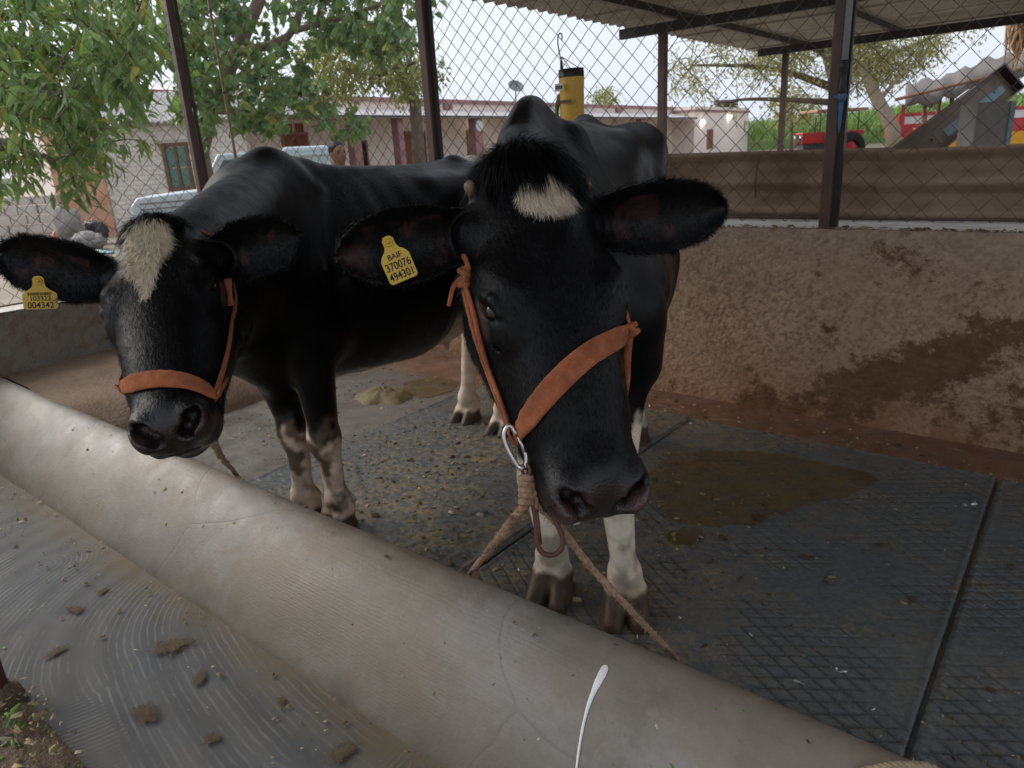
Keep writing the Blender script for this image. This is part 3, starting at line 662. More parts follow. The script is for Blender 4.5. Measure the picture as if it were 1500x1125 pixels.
# sugar cane: more blades than anyone could count
n = 26000; u = np.sqrt(g.uniform(62**2, 125**2, n)); ax = g.uniform(1020, 1640, n); pts = np.array([plan(a, 1.0)[:2] for a in np.linspace(1020, 1640, 200)])
ax_i = ((ax-1020)/620*199).astype(int); q = pts[ax_i]; q = q/np.linalg.norm(q, axis=1, keepdims=True)*u[:, None]; q += g.normal(0, .3, q.shape)
z0 = G(q[:, 0], q[:, 1]); hgt = g.uniform(1.9, 3.0, n); az = g.uniform(0, 2*math.pi, n); le = g.uniform(.9, 1.7, n); wd = g.uniform(.05, .09, n)
d = np.stack([np.cos(az), np.sin(az)], 1); s_ = np.stack([-d[:, 1], d[:, 0]], 1); base_z = z0+hgt*g.uniform(.25, .75, n)
def bl(f, zz, k): return np.concatenate([q+d*(le*f)[:, None]+s_*(wd*k)[:, None], zz[:, None]], 1)
V = np.stack([bl(0, base_z, -.5), bl(0, base_z, .5), bl(.35, base_z+le*.55, -.6), bl(.35, base_z+le*.55, .6), bl(.9, base_z+le*.35, 0)], 1).reshape(-1, 3)
bi = (np.arange(n)*5)[:, None]; tri = np.concatenate([bi+np.array([[0, 1, 3]]), bi+np.array([[0, 3, 2]]), bi+np.array([[2, 3, 4]])])
tag(mesh_np('sugar_cane_field', V, tri, mat_leaf('cane_leaf', (.06, .12, .03), (.15, .26, .06), (.28, .30, .08), .3)), 'tall green sugar cane field beyond the yard', 'field', kind='stuff')

# ------------------------------------------------------------------ whitewashed brick house
class Plane:
    """upright wall through two plan points: lets things be set out along it"""
    def __init__(s, A_, B_):
        s.o = np.array([A_[0], A_[1], 0.]); d_ = np.array([B_[0]-A_[0], B_[1]-A_[1], 0.]); s.L = np.linalg.norm(d_); s.e = d_/s.L; s.n = np.array([s.e[1], -s.e[0], 0])
        if s.n@(CAM_P-s.o) < 0: s.n = -s.n
        s.M = np.array([s.e, s.n, [0, 0, 1.]]).T
    def hit(s, px, py):
        r = at(px, py, 1)-CAM_P; t_ = ((s.o-CAM_P)@s.n)/(r@s.n); p = CAM_P+r*t_; return (p-s.o)@s.e, p[2]
    def p(s, a, b, z): return s.o+s.e*a+s.n*b+np.array((0, 0, z))
    def box(s, mb, a0, a1, b0, b1, z0, z1):
        return mb.box(s.p((a0+a1)/2, (b0+b1)/2, (z0+z1)/2), (abs(a1-a0), abs(b1-b0), z1-z0), s.M)
M_LIME = plain('limewash', (.62, .57, .51), .9, .15, 3, .5, dirt=(.40, .34, .27), dirt_amt=.5); M_RED = plain('red_plaster', (.50, .27, .18), .9, .3, 3, .5, dirt=(.42, .30, .22), dirt_amt=.7)
M_MORT = plain('mortar', (.50, .455, .40), .95, .2, 6, .4); M_WOOD = plain('old_wood', (.14, .085, .055), .75, .35, 8, .4); M_GREEN = plain('green_shutter', (.12, .20, .165), .6, .25, 6, .2)
hw = Plane(plan(60, 17), plan(366, 17)); hz = float(hw.o[2])
house = empty('brick_house', hw.p(hw.L*.5, 0, -.16), 0, 'low whitewashed brick house with a green shuttered window', 'house'); H0 = np.array(house.location)
def hb(fn, name, mat, parent=house, smooth=False):
    mb = MB(); fn(mb); mb.v = [tuple(np.array(v)-H0) for v in mb.v]; return mb.build(name, mat, parent, smooth)
s0, _ = hw.hit(152, 250); wz1 = hw.hit(213, 180)[1]; wa0, wz_t = hw.hit(240, 214); wa1, wz_b = hw.hit(283, 274)
def core(mb):
    hw.box(mb, s0, wa0, -.25, 0, -.3, wz1); hw.box(mb, wa1, hw.L, -.25, 0, -.3, wz1); hw.box(mb, wa0, wa1, -.25, -.001, -.3, wz_b); hw.box(mb, wa0, wa1, -.25, -.001, wz_t, wz1)
hb(core, 'wall', M_MORT)
def bricks(mb):
    z = -.2; row = 0
    while z < wz1-.08:
        a = s0+(row % 2)*.13
        while a < hw.L-.2:
            e_ = min(a+.245, hw.L)
            if not (e_ > wa0-.03 and a < wa1+.03 and z+.09 > wz_b-.03 and z < wz_t+.06): hw.box(mb, a, e_, 0, .006+.009*random.random(), z, z+.092)
            a += .262
        z += .108; row += 1
hb(bricks, 'brickwork', M_LIME)['kind'] = 'stuff'
win = hb(lambda mb: (hw.box(mb, wa0-.06, wa0+.02, -.02, .05, wz_b-.06, wz_t+.06), hw.box(mb, wa1-.02, wa1+.06, -.02, .05, wz_b-.06, wz_t+.06), hw.box(mb, wa0+.02, wa1-.02, -.02, .045, wz_t-.02, wz_t+.06), hw.box(mb, wa0+.02, wa1-.02, -.02, .045, wz_b-.06, wz_b+.02), hw.box(mb, (wa0+wa1)/2-.03, (wa0+wa1)/2+.03, -.02, .04, wz_b+.02, wz_t-.02)), 'window', M_WOOD)
for i in (0, 1):
    for j in (0, 1):
        xa = wa0+.02+i*((wa1-wa0)/2+.01); xb = xa+(wa1-wa0)/2-.05; za = wz_b+.02+j*(wz_t-wz_b-.04)/2; zb = za+(wz_t-wz_b-.04)/2-.03
        hb(lambda mb: hw.box(mb, xa, xb, -.03, .005, za, zb), 'shutter', M_GREEN, win)
redp = hb(lambda mb: hw.box(mb, hw.hit(75, 250)[0], s0-.004, -.3, .03, -.3, hw.hit(110, 183)[1]), 'plastered_bay', M_RED); redp['label'] = 'bay of flaking red plaster'
for i in range(5):
    a_ = s0-.2+i*1.02
    sh = corrugated(hw.p(a_, .35, wz1-.02)-H0, hw.e, np.array((0, 0, .30))-hw.n, 1.09, 3.2, house, plain('house_sheet', (.40, .385, .37), .8, .2, 4, .3), .14, .028)
lowW = Plane(plan(-60, 16.6), plan(76, 16.8)); mb = MB()
st = empty('stone_wall', lowW.o, 0, 'rough grey stone wall left of the red plaster bay', 'wall'); z = 0.
for r_ in range(5):
    a = -.2*(r_ % 2)
    while a < lowW.L:
        w_ = random.uniform(.25, .45); mb = MB(); lowW.box(mb, a, min(a+w_-.02, lowW.L), -.2, .02+.05*random.random(), -.2+r_*.22, -.2+r_*.22+.2); mb.v = [tuple(np.array(v)-lowW.o) for v in mb.v]
        mb.build('stone', M_MORT, st, bevel=.02); a += w_

# ------------------------------------------------------------------ the long building
M_PINK = plain('cream_wall', (.80, .69, .62), .9, .1, 2, .2, dirt=(.66, .55, .48), dirt_amt=.5); M_MAUVE = plain('mauve_trim', (.30, .17, .16), .8, .2, 3, .2); M_DOOR = plain('door_wood', (.22, .075, .045), .6, .25, 5, .2); M_PURP = plain('purple_door', (.14, .06, .085), .6, .2, 5, .1); M_DKIN = plain('dark_opening', (.02, .018, .017), .9)
pA = plan(1066, 58); pB = plan(540, 28); lb = Plane(pB-(pA-pB)*.28, pA)
lz = lambda a: float(G(*lb.p(a, 0, 0)[:2]))
bld = empty('long_building', lb.p(lb.L/2, 0, 0), 0, 'long low cream building with mauve pillars and an awning', 'building'); B0 = np.array(bld.location)
def bb(name, mat, *bx, parent=bld):
    mb = MB()
    for q_ in bx: lb.box(mb, *q_)
    mb.v = [tuple(np.array(v)-B0) for v in mb.v]; return mb.build(name, mat, parent)
ztop = lb.hit(1040, 160)[1]; z54 = lb.hit(560, 149)[1]; aw_z = lb.hit(600, 178)[1]
bb('wall', M_PINK, (0, lb.L, -4, 0, -.5, z54)); bb('parapet_cap', M_MAUVE, (-.1, lb.L+.1, -.3, .12, z54, z54+.16))
eb0 = lb.hit(985, 170)[0]; bb('end_bay', M_PINK, (eb0, lb.L+.05, .0, 1.6, -.5, ztop)); bb('end_bay_band', M_MAUVE, (eb0-.06, lb.L+.1, .0, 1.68, ztop-.35, ztop-.2))
awn = corrugated(lb.p(0, 0.02, aw_z+.45)-B0, lb.n*1.0+np.array((0, 0, -.22)), lb.e, 1.9, eb0-.1, bld, plain('awning_sheet', (.78, .70, .68), .7, .15, 3, .2), .2, .02, 'awning')
edge = MB(); 
for a_, b_ in ((0, eb0-.1),): lb.box(edge, a_, b_, 1.78, 1.86, aw_z+.0, aw_z+.1)
edge.v = [tuple(np.array(v)-B0) for v in edge.v]; edge.build('awning_edge', M_DARK, bld)
for px, w_ in ((475, .35), (541, .28), (657, .5), (770, .5), (905, .6)):
    a_ = lb.hit(px, 190)[0]; bb('pillar', M_MAUVE, (a_-w_/2, a_+w_/2, 1.35, 1.7, -.5, aw_z+.02)); 
    if px in (657, 905): bb('pillar', M_MAUVE, (a_-w_/2, a_+w_/2, 0, .14, aw_z+.5, z54))
def door(p0, p1, yt, mat, fm=M_MAUVE, two=True, zb=None):
    a0 = lb.hit(p0, yt)[0]; a1 = lb.hit(p1, yt)[0]; zt = lb.hit((p0+p1)/2, yt)[1]; z_b = -.3 if zb is None else lb.hit((p0+p1)/2, zb)[1]
    f = bb('door' if zb is None else 'window', mat, (a0, a1, 0, .05, z_b, zt)); w_ = .07
    bb('frame', fm, (a0-w_, a0, 0, .08, z_b, zt+w_), (a1, a1+w_, 0, .08, z_b, zt+w_), (a0, a1, .0, .08, zt, zt+w_), parent=f)
    if two:
        m_ = (a0+a1)/2; bb('leaf_gap', M_DKIN, (m_-.015, m_+.015, .05, .054, z_b, zt), parent=f)
        for i in (0, 1):
            for j in range(3): x0_ = a0+.08+i*(a1-a0)/2; bb('panel', mat, (x0_, x0_+(a1-a0)/2-.16, .05, .068, z_b+.15+j*.75, z_b+.75+j*.75), parent=f)
door(584, 620, 195, M_DOOR); door(684, 704, 193, M_PURP, plain('yellow_frame', (.35, .22, .05), .6), False); door(518, 534, 208, M_DKIN, M_MAUVE, False); door(413, 447, 197, M_DOOR, M_MAUVE, True, 214); door(955, 969, 190, M_DOOR, M_MAUVE, False)
_s = lb.o.copy(); lb.o = lb.o+lb.n*1.6; door(1036, 1043, 191, M_DOOR, M_MAUVE, False, 218); lb.o = _s
a_, z_ = lb.hit(657, 188); mb = MB().lathe([(0, .04), (.2, .04), (.24, .02), (.24, 0)], (0, 0, 0), 20, np.array([lb.e, np.cross(lb.n, lb.e), lb.n]).T); mb.v = [tuple(np.array(v)+lb.p(a_, 1.72, z_)-B0) for v in mb.v]; mb.build('wall_clock', plain('white_disc', (.6, .6, .6), .5), bld)
_t = NT('lit_bulb'); _t.bs(Base_Color=(.9, .9, .85), Emission_Color=(1, .96, .85), Emission_Strength=9.0); M_BULB = _t.m
for px, py, D_, lab in ((697, 185, 34, 'small lit bulb above the purple door'), (1028, 179, 55, 'lit lamp on the end bay of the long building'), (1067, 171, 57, 'lit lamp at the far right corner of the long building')):
    if px == 697: a_, z_ = lb.hit(px, py); c = lb.p(a_, .14, z_)
    else: _s = lb.o.copy(); lb.o = lb.o+lb.n*1.6; a_, z_ = lb.hit(px, py); c = lb.p(min(a_, lb.L), .14, z_); lb.o = _s
    l_ = empty('wall_lamp', c, 0, lab, 'lamp'); r_ = .09 if px == 697 else .12
    MB().lathe([(math.sin(t_)*r_, -math.cos(t_)*r_) for t_ in np.linspace(.01, math.pi-.01, 9)], (0, 0, 0), 12).build('bulb', M_BULB, l_, True); MB().box((0, 0, r_+.04), (.07, .07, .1)).build('holder', M_DARK, l_)
a_, z_ = lb.hit(768, 150); dsh = empty('satellite_dish', lb.p(a_, -.5, z54+.1), 0, 'small satellite dish on the roof of the long building', 'dish')
Mx = rot_to((.5, -.3, .55), (0, 0, 1)); Mx = np.stack([Mx[:, 1], Mx[:, 2], Mx[:, 0]], 1)
MB().lathe([(0, 0), (.16, .02), (.3, .07), (.4, .14)], (0, 0, .75), 20, Mx).build('reflector', plain('dish_grey', (.22, .24, .25), .5), dsh, True); MB().tube([(0, 0, 0), (0, 0, .72)], .03, 8).build('mast', M_DARK, dsh, True); MB().tube([(0, 0, .7), (.35, -.2, 1.1)], .015, 6).build('arm', M_DARK, dsh, True)
cr = empty('roof_crate', lb.p(lb.L-2.2, .6, ztop), 0, 'dark slatted crate on the roof of the end bay', 'crate')
for i in range(3): MB().box((0, 0, .12+i*.2), (3.0, .8, .16), np.array([lb.e, lb.n, [0, 0, 1.]]).T).build('slat', plain('dark_crate', (.06, .055, .04), .8), cr)
mb = MB(); lb.box(mb, lb.L*.3, lb.L+3, 5, 6.5, -.5, .2)
# ------------------------------------------------------------------ cattle: one distance field per animal, skinned to one mesh
class Field:
    def __init__(s, lo, hi, h):
        s.lo = np.array(lo, float); s.h = h
        s.n = (np.ceil((np.array(hi)-s.lo)/h)+1).astype(int)
        s.ax = [(s.lo[i]+h*np.arange(s.n[i])).astype(np.float32) for i in range(3)]
        s.d = np.ones(tuple(s.n), np.float32)
    def win(s, lo, hi):
        a = np.clip(np.floor((np.array(lo)-s.lo)/s.h).astype(int), 0, s.n); b = np.clip(np.ceil((np.array(hi)-s.lo)/s.h).astype(int)+1, 0, s.n)
        if np.any(b-a < 1): return None
        sl = tuple(slice(a[i], b[i]) for i in range(3))
        X = s.ax[0][sl[0]][:, None, None]; Y = s.ax[1][sl[1]][None, :, None]; Z = s.ax[2][sl[2]][None, None, :]
        return sl, X, Y, Z
    def put(s, sl, e, k, sub=False):
        d = s.d[sl]
        if sub:
            e = -e; h = np.maximum(k-np.abs(d-e), 0)/k; s.d[sl] = np.maximum(d, e)+h*h*k*.25
        else:
            h = np.maximum(k-np.abs(d-e), 0)/k; s.d[sl] = np.minimum(d, e)-h*h*k*.25
    def ell(s, c, r, M=None, k=.03, sub=False):
        c = np.array(c, float); r = np.array(r, float); m_ = r.max()+k+.02
        w = s.win(c-m_, c+m_)
        if w is None: return
        sl, X, Y, Z = w; X = X-c[0]; Y = Y-c[1]; Z = Z-c[2]
        M = np.eye(3) if M is None else M
        q = [M[i, 0]*X+M[i, 1]*Y+M[i, 2]*Z for i in range(3)]
        k0 = np.sqrt(sum((q[i]/r[i])**2 for i in range(3)))+1e-6; k1 = np.sqrt(sum((q[i]/r[i]**2)**2 for i in range(3)))+1e-6
        s.put(sl, (k0*(k0-1)/k1).astype(np.float32), k, sub)
    def cone(s, a, b, ra, rb, k=.03, sq=None, f=1.0, sub=False):
        a = np.array(a, float); b = np.array(b, float); m_ = max(ra, rb)*max(1, f)+k+.02
        w = s.win(np.minimum(a, b)-m_, np.maximum(a, b)+m_)
        if w is None: return
        sl, X, Y, Z = w; ba = b-a; L2 = ba@ba+1e-9
        X = X-a[0]; Y = Y-a[1]; Z = Z-a[2]
        t = np.clip((X*ba[0]+Y*ba[1]+Z*ba[2])/L2, 0, 1)
        px, py, pz = X-t*ba[0], Y-t*ba[1], Z-t*ba[2]
        if sq is not None:
            g = (px*sq[0]+py*sq[1]+pz*sq[2])*(1/f-1); px, py, pz = px+g*sq[0], py+g*sq[1], pz+g*sq[2]
        d = np.sqrt(px*px+py*py+pz*pz)-(ra+t*(rb-ra))
        s.put(sl, d.astype(np.float32), k, sub)
    def mesh(s):
        D = s.d; sg = D < 0; n = s.n
        c = sum(sg[i:n[0]-1+i, j:n[1]-1+j, l:n[2]-1+l].astype(np.int8) for i in (0, 1) for j in (0, 1) for l in (0, 1))
        act = (c > 0) & (c < 8); ids = np.full(act.shape, -1, np.int64); I = np.argwhere(act); ids[act] = np.arange(len(I))
        acc = np.zeros((len(I), 3)); cnt = np.zeros(len(I))
        corners = [(i, j, l) for i in (0, 1) for j in (0, 1) for l in (0, 1)]
        for p in corners:
            for ax in range(3):
                if p[ax]: continue
                q = list(p); q[ax] = 1
                d0 = D[I[:, 0]+p[0], I[:, 1]+p[1], I[:, 2]+p[2]]; d1 = D[I[:, 0]+q[0], I[:, 1]+q[1], I[:, 2]+q[2]]
                cr = (d0 < 0) != (d1 < 0); t = np.where(cr, d0/np.where(cr, d0-d1, 1), 0)
                v = np.tile(np.array(p, float), (len(I), 1)); v[:, ax] = t
                acc += v*cr[:, None]; cnt += cr
        V = (I+acc/cnt[:, None])*s.h+s.lo
        Q = []
        for ax in range(3):
            b_, c_ = [(1, 2), (2, 0), (0, 1)][ax]
            sl0 = [slice(1, n[i]-1) for i in range(3)]; sl0[ax] = slice(0, n[ax]-1)
            sl1 = list(sl0); sl1[ax] = slice(1, n[ax])
            A = sg[tuple(sl0)]; B = sg[tuple(sl1)]
            for flip, msk in ((False, A & ~B), (True, ~A & B)):
                P = np.argwhere(msk)
                if not len(P): continue
                for i in range(3):
                    if i != ax: P[:, i] += 1
                def cell(db, dc):
                    q = P.copy(); q[:, b_] -= db; q[:, c_] -= dc; return ids[q[:, 0], q[:, 1], q[:, 2]]
                f = np.stack([cell(1, 1), cell(0, 1), cell(0, 0), cell(1, 0)], 1)
                Q.append(f[:, ::-1] if flip else f)
        Q = np.concatenate(Q)
        return V, Q
def relax(V, Q, it=1, lam=.5):
    for _ in range(it):
        S = np.zeros_like(V); N = np.zeros(len(V))
        for i in range(4):
            j = (i+1) % 4
            np.add.at(S, Q[:, i], V[Q[:, j]]); np.add.at(S, Q[:, j], V[Q[:, i]]); np.add.at(N, Q[:, i], 1); np.add.at(N, Q[:, j], 1)
        V = V*(1-lam)+lam*S/np.maximum(N, 1)[:, None]
    return V
def vnormals(V, Q):
    fn = np.cross(V[Q[:, 2]]-V[Q[:, 0]], V[Q[:, 3]]-V[Q[:, 1]]); N = np.zeros_like(V)
    for i in range(4): np.add.at(N, Q[:, i], fn)
    return N/np.maximum(np.linalg.norm(N, axis=1, keepdims=True), 1e-9)

class Cow: pass
def head_frame(P, Mz, eL, eR):
    c = Cow(); c.P = P; c.a = nrm(Mz-P); s_ = eR-eL; c.s = nrm(s_-c.a*(s_@c.a)); c.n = np.cross(c.a, c.s)
    if c.n @ (CAM_P-P) < 0: c.n = -c.n
    c.Mx = np.array([c.a, c.s, c.n])
    c.pt = lambda u, v, w: P+c.a*u+c.s*v+c.n*w
    c.loc = lambda X: (np.asarray(X)-P) @ c.Mx.T
    return c

def eval_head(Fd, c):
    s = c.sc; M = c.Mx; vs = c.vs; p = lambda u, v, w: c.pt(u, v*vs, w)
    def E(u, v, w, ru, rv, rw, k=.03, sub=False, M2=None): Fd.ell(p(u*s, v*s, w*s), (ru*s, rv*s*vs, rw*s), M if M2 is None else M2, k*s, sub)
    def K(a, b, ra, rb, k=.03, f=1., ax=None, sub=False): Fd.cone(p(*[x*s for x in a]), p(*[x*s for x in b]), ra*s, rb*s, k*s, ax, f, sub)
    E(.085, 0, -.085, .115, .092, .078, .02)                     # cranium
    E(.015, 0, -.055, .05, .07, .055, .04)                       # poll
    E(.15, 0, -.055, .13, .088, .046, .04)                       # forehead
    for v in (-1, 1):
        E(c.eu-.015, v*.074, -.05, .055, .036, .042, .04)             # brow over the eye
        E(.16, v*.085, -.1, .06, .03, .04, .04)                  # temple
        E(.24, v*.058, -.125, .115, .045, .075, .05)             # cheek muscle
        K((.14, v*.062, -.165), (.22, v*.055, -.19), .042, .038, .05)   # angle of the jaw
        K((.22, v*.052, -.18), (.46, v*.03, -.112), .038, .03, .04)   # mandible
        K((.27, v*.062, -.085), (.40, v*.05, -.075), .034, .03, .04)  # cheek crest
        E(.30, v*.03, -.03, .09, .03, .02, .04)
    K((.17, 0, -.07), (.47, 0, -.058), .068, .05, .05, 1.18, c.s)     # bridge of the nose
    K((.2, 0, -.14), (.44, 0, -.1), .075, .05, .05)
    E(.48, 0, -.06, .055, .076, .054, .03)                      # muzzle
    for v in (-1, 1):
        E(.503, v*.048, -.042, .040, .034, .038, .016)             # nostril wing
        E(.475, v*.05, -.09, .052, .032, .034, .014)             # upper lip
    E(.49, 0, -.072, .046, .05, .042, .02); K((.541, 0, -.05), (.538, 0, -.098), .003, .0035, .012, sub=True)
    E(.46, 0, -.125, .06, .05, .03, .02)                         # lower lip and chin
    for v in (-1, 1):
        A1 = nrm(np.array([.55, v*.62, .56])); 
        for (u0, v0, w0, r0), (u1, v1, w1, r1) in (((.532, .030, -.034, .011), (.524, .049, -.012, .0135)), ((.524, .049, -.012, .0135), (.504, .066, -.014, .008)),
                                                   ((.532, .030, -.034, .011), (.512, .034, -.042, .012)), ((.524, .049, -.012, .0135), (.503, .05, -.028, .014))):
            K((u0, v*v0, w0), (u1, v*v1, w1), r0, r1, .008, sub=True)
        K((.537, v*.012, -.083), (.47, v*.082, -.104), .004, .004, .010, sub=True)     # mouth line
        K((.47, v*.082, -.104), (.40, v*.083, -.105), .004, .002, .010, sub=True)
        # eye: hollow with an upper and a lower lid
        eu = c.eu; vc, wc, th = c.eye; ct, st_ = math.cos(th), math.sin(th)
        def ep(du, o_, p_):
            du, p_ = 1.2*(du*.77-p_*.64), 1.2*(du*.64+p_*.77)                             # the slit slants down towards the nose
            return (eu+du, v*(vc+o_*ct-p_*st_), wc+o_*st_+p_*ct)            # o_ outwards, p_ towards the brow
        M2 = np.array([c.a, v*ct*c.s+st_*c.n, -v*st_*c.s+ct*c.n]); M3 = np.array([M2[0]*.77+M2[2]*.64, M2[1], -M2[0]*.64+M2[2]*.77])
        q = ep(0, .006, 0); E(q[0], q[1], q[2], .056, .024, .044, .03, M2=M2)              # orbit stands proud of the face
        q = ep(.006, .030, -.003); E(q[0], q[1], q[2], .026, .010, .0105, .007, True, M3)
        up_ = [(-.026, .012, .0), (-.014, .026, .006), (.002, .031, .007), (.018, .025, .001), (.036, .008, -.008)]
        lo_ = [(-.026, .012, .0), (-.011, .021, -.013), (.006, .0235, -.017), (.022, .019, -.016), (.036, .008, -.008)]
        for L, r in ((up_, .0095), (lo_, .0062)):
            for q0, q1 in zip(L[:-1], L[1:]): K(ep(*q0), ep(*q1), r, r, .006)
        K(ep(-.034, .012, .026), ep(.012, .018, .030), .010, .008, .02)                     # brow fold
        K(ep(-.03, .014, -.034), ep(.03, .012, -.036), .003, .003, .012, sub=True)          # crease under the eye
        K((.44, v*.088, -.05), (.47, v*.09, -.085), .004, .003, .010, sub=True)         # folds of the muzzle
    for hb in c.buds:                                             # horn stumps
        K((.04, hb*.082, -.05), (.03, hb*.1, -.044), .018, .011, .02)
    # ears
    for ear in c.ears:
        b = p(*ear['base']); tip = ear['tip']; L = np.linalg.norm(tip-b); l = (tip-b)/L
        nn = ear['n']-l*(ear['n']@l); nn = nrm(nn); q = np.cross(nn, l)
        ear['fr'] = (b, l, q, nn, L)
        Fd.cone(p(ear['base'][0], ear['base'][1]*.6, ear['base'][2]), b+l*.015, .036, .032, .04)
        w = Fd.win(np.minimum(b, tip)-.1, np.maximum(b, tip)+.1)
        if w is None: continue
        sl, X, Y, Z = w; X = X-b[0]; Y = Y-b[1]; Z = Z-b[2]
        u = X*l[0]+Y*l[1]+Z*l[2]; y = X*q[0]+Y*q[1]+Z*q[2]; r = X*nn[0]+Y*nn[1]+Z*nn[2]
        t = np.clip(u/L, 0, 1)
        W = np.interp(t, [0, .15, .35, .6, .8, .93, 1], [.040, .046, .060, ear['w'], .052, .030, .004]).astype(np.float32)
        yc = ear.get('skew', 0)*np.sin(t*math.pi)
        cup = .035*(1-.5*t)*(1-np.clip((y-yc)/W, -1, 1)**2)-.012*np.sin(3*t)
        e = np.maximum(np.maximum(np.abs(r+cup)*.85-.0065, (np.abs(y-yc)-W)*.85), np.maximum(-u, u-L))
        Fd.put(sl, e.astype(np.float32), .012)

def eval_body(Fd, c):
    T = c.T; fx = np.array([c.f[0], c.f[1], 0]); ly = np.array([-c.f[1], c.f[0], 0]); B = np.array([fx, ly, [0, 0, 1.]])
    o = T(0, 0, 0)
    # trunk: swept section, narrower towards the spine
    w = Fd.win(np.minimum(T(.5, -.5, .3), np.minimum(T(.5, .5, .3), np.minimum(T(-1.5, -.5, .3), T(-1.5, .5, .3)))),
               np.maximum(T(.5, -.5, 1.6), np.maximum(T(.5, .5, 1.6), np.maximum(T(-1.5, -.5, 1.6), T(-1.5, .5, 1.6)))))
    if w is not None:
        sl, X, Y, Z = w; X = X-o[0]; Y = Y-o[1]
        x = X*fx[0]+Y*fx[1]; y = X*ly[0]+Y*ly[1]+0*Z; z = Z+0*x
        xs = [-1.36, -1.25, -1.1, -.95, -.75, -.5, -.25, 0, .18, .3, .4]
        I = lambda a: np.interp(x, xs, a).astype(np.float32)
        k = c.trunk
        zc = I([1.10, 1.06, 1.02, .965, .91, .90, .91, .93, .93, .92, .92])*k[0]
        hh = I([.03, .15, .215, .29, .37, .395, .385, .36, .29, .20, .04])*k[1]
        ww = I([.03, .13, .19, .25, .335, .36, .315, .24, .19, .14, .03])*k[2]
        y = y-c.sy*sstep(-.45, .05, x)*sstep(1.3, 1.0, z)
        up_ = np.clip((z-zc)/hh, 0, 1.2); we = ww*(1-.47*up_**1.4)
        e = (np.sqrt((y/we)**2+((z-zc)/hh)**2)-1)*np.minimum(we, hh)*.9
        e = np.maximum(e, np.maximum(x-.41, -1.37-x))
        rib = sstep(-.9, -.7, x)*sstep(-.12, -.3, x)*sstep(.75, .95, z)*sstep(1.22, 1.1, z)
        e = e-c.rib*rib*np.sin((x+.25*(z-1))*70)
        Fd.put(sl, e.astype(np.float32), .02)
    def K(a, b, ra, rb, k=.05, f=1., sub=False): Fd.cone(T(*a), T(*b), ra, rb, k, ly, f, sub)
    def E(a, r, k=.05, M=None): Fd.ell(T(*a), r, B if M is None else M, k)
    h = c.h                                                     # height of the withers
    sp = c.spine
    for (x0, z0, r0), (x1, z1, r1) in zip(sp[:-1], sp[1:]): K((x0, 0, z0), (x1, 0, z1), r0*.82, r1*.82, .045)
    sac = sp[c.isac]
    for v in (-1, 1):
        E((-.99, v*.215, sac[1]-.085), (.06, .035, .035), .08)
        E((-.72, v*.09, sac[1]-.155), (.32, .15, .11), .09)
        E((-.93, v*.05, sac[1]-.16), (.4, .17, .125), .08)      # hook bone
        K((-.99, v*.21, sac[1]-.075), (-1.0, 0, sac[1]-.03), .03, .03, .05)
        K((-.99, v*.2, sac[1]-.11), (-.76, v*.27, sac[1]-.34), .05, .07, .12)
        K((-1.0, v*.19, sac[1]-.12), (-1.0, v*.20, sac[1]-.4), .06, .09, .12)
        K((-.62, v*.16, sac[1]-.09), (-.98, v*.19, sac[1]-.09), .03, .04, .09)
        E((-1.33, v*.10, sac[1]-.13), (.05, .035, .045), .05)     # pin bone
        K((-1.0, v*.2, sac[1]-.12), (-1.3, v*.1, sac[1]-.14), .06, .04, .08)
        # shoulder blade and upper arm
        K((-.06, v*.07+c.sy*.3, h-.07), (.12, v*.155+c.sy, .86), .05, .095, .06, .8)
        K((-.07, v*.075+c.sy*.3, h-.10), (.03, v*.215+c.sy, .92), .022, .03, .025)
        K((-.16, v*.10+c.sy*.2, h-.15), (-.07, v*.235+c.sy*.8, .88), .02, .028, .03)
        K((.13, v*.155+c.sy, .86), (.0, v*.16+c.sy, .70), .085, .075, .06)
    K((.22, c.by, .80), (.05, c.by, .58), .10, .09, .08, .8)            # brisket
    E((-.80, 0, .62), (.2, .15, .13), .08)                        # udder
    for v in (-1, 1): Fd.cone(T(-.76, v*.06, .54), T(-.75, v*.065, .46), .016, .011, .02)
    # tail
    tl = [(-1.33, 0, sac[1]-.05), (-1.42, 0, sac[1]-.16), (-1.44, .01, .85), (-1.43, .02, .55)]
    for (q0, q1) in zip(tl[:-1], tl[1:]): Fd.cone(T(*q0), T(*q1), .024, .02, .03)
    # legs: joints given in the animal's own axes
    for lg in c.legs:
        J = lg['j']; rr = lg['r']
        for i in range(len(J)-1): Fd.cone(T(*J[i]), T(*J[i+1]), rr[i], rr[i+1], lg['k'][i], ly, lg.get('f', 1.0))
        kx = J[lg['knee']]; E((kx[0]+(.012 if lg['front'] else -.014), kx[1], kx[2]), (.046, .046, .062) if lg['front'] else (.052, .038, .07), .035)
        ft = J[-1]; E((ft[0], ft[1], ft[2]+.0), (.044, .043, .05), .03)
        hd = lg['dir']; fo = lg['foot']; hx = np.array([math.cos(hd), math.sin(hd)]); hy = np.array([-hx[1], hx[0]])
        for v in (-1, 1):
            def q(a, b, z): g = np.array(fo)+hx*a+hy*b; return T(g[0], g[1], z)
            Fd.cone(q(-.025, v*.026, .082), q(.056, v*.036, .024), .036, .027, .008)
            Fd.cone(q(-.02, v*.03, .03), q(.056, v*.037, .014), .038, .028, .007)
            Fd.cone(q(-.06, v*.026, .115), q(-.072, v*.028, .1), .013, .009, .012)
        Fd.cone(T(*ft), T(fo[0]-.02*hx[0], fo[1]-.02*hx[1], .075), .036, .036, .03)
    # neck to the head
    p = c.hd.pt; s = c.hd.sc
    for (a, r0, b, r1, k, f) in c.neck: Fd.cone(T(*a), p(*[x*s for x in b]), r0, r1, k, None if f == 1 else ly, f)
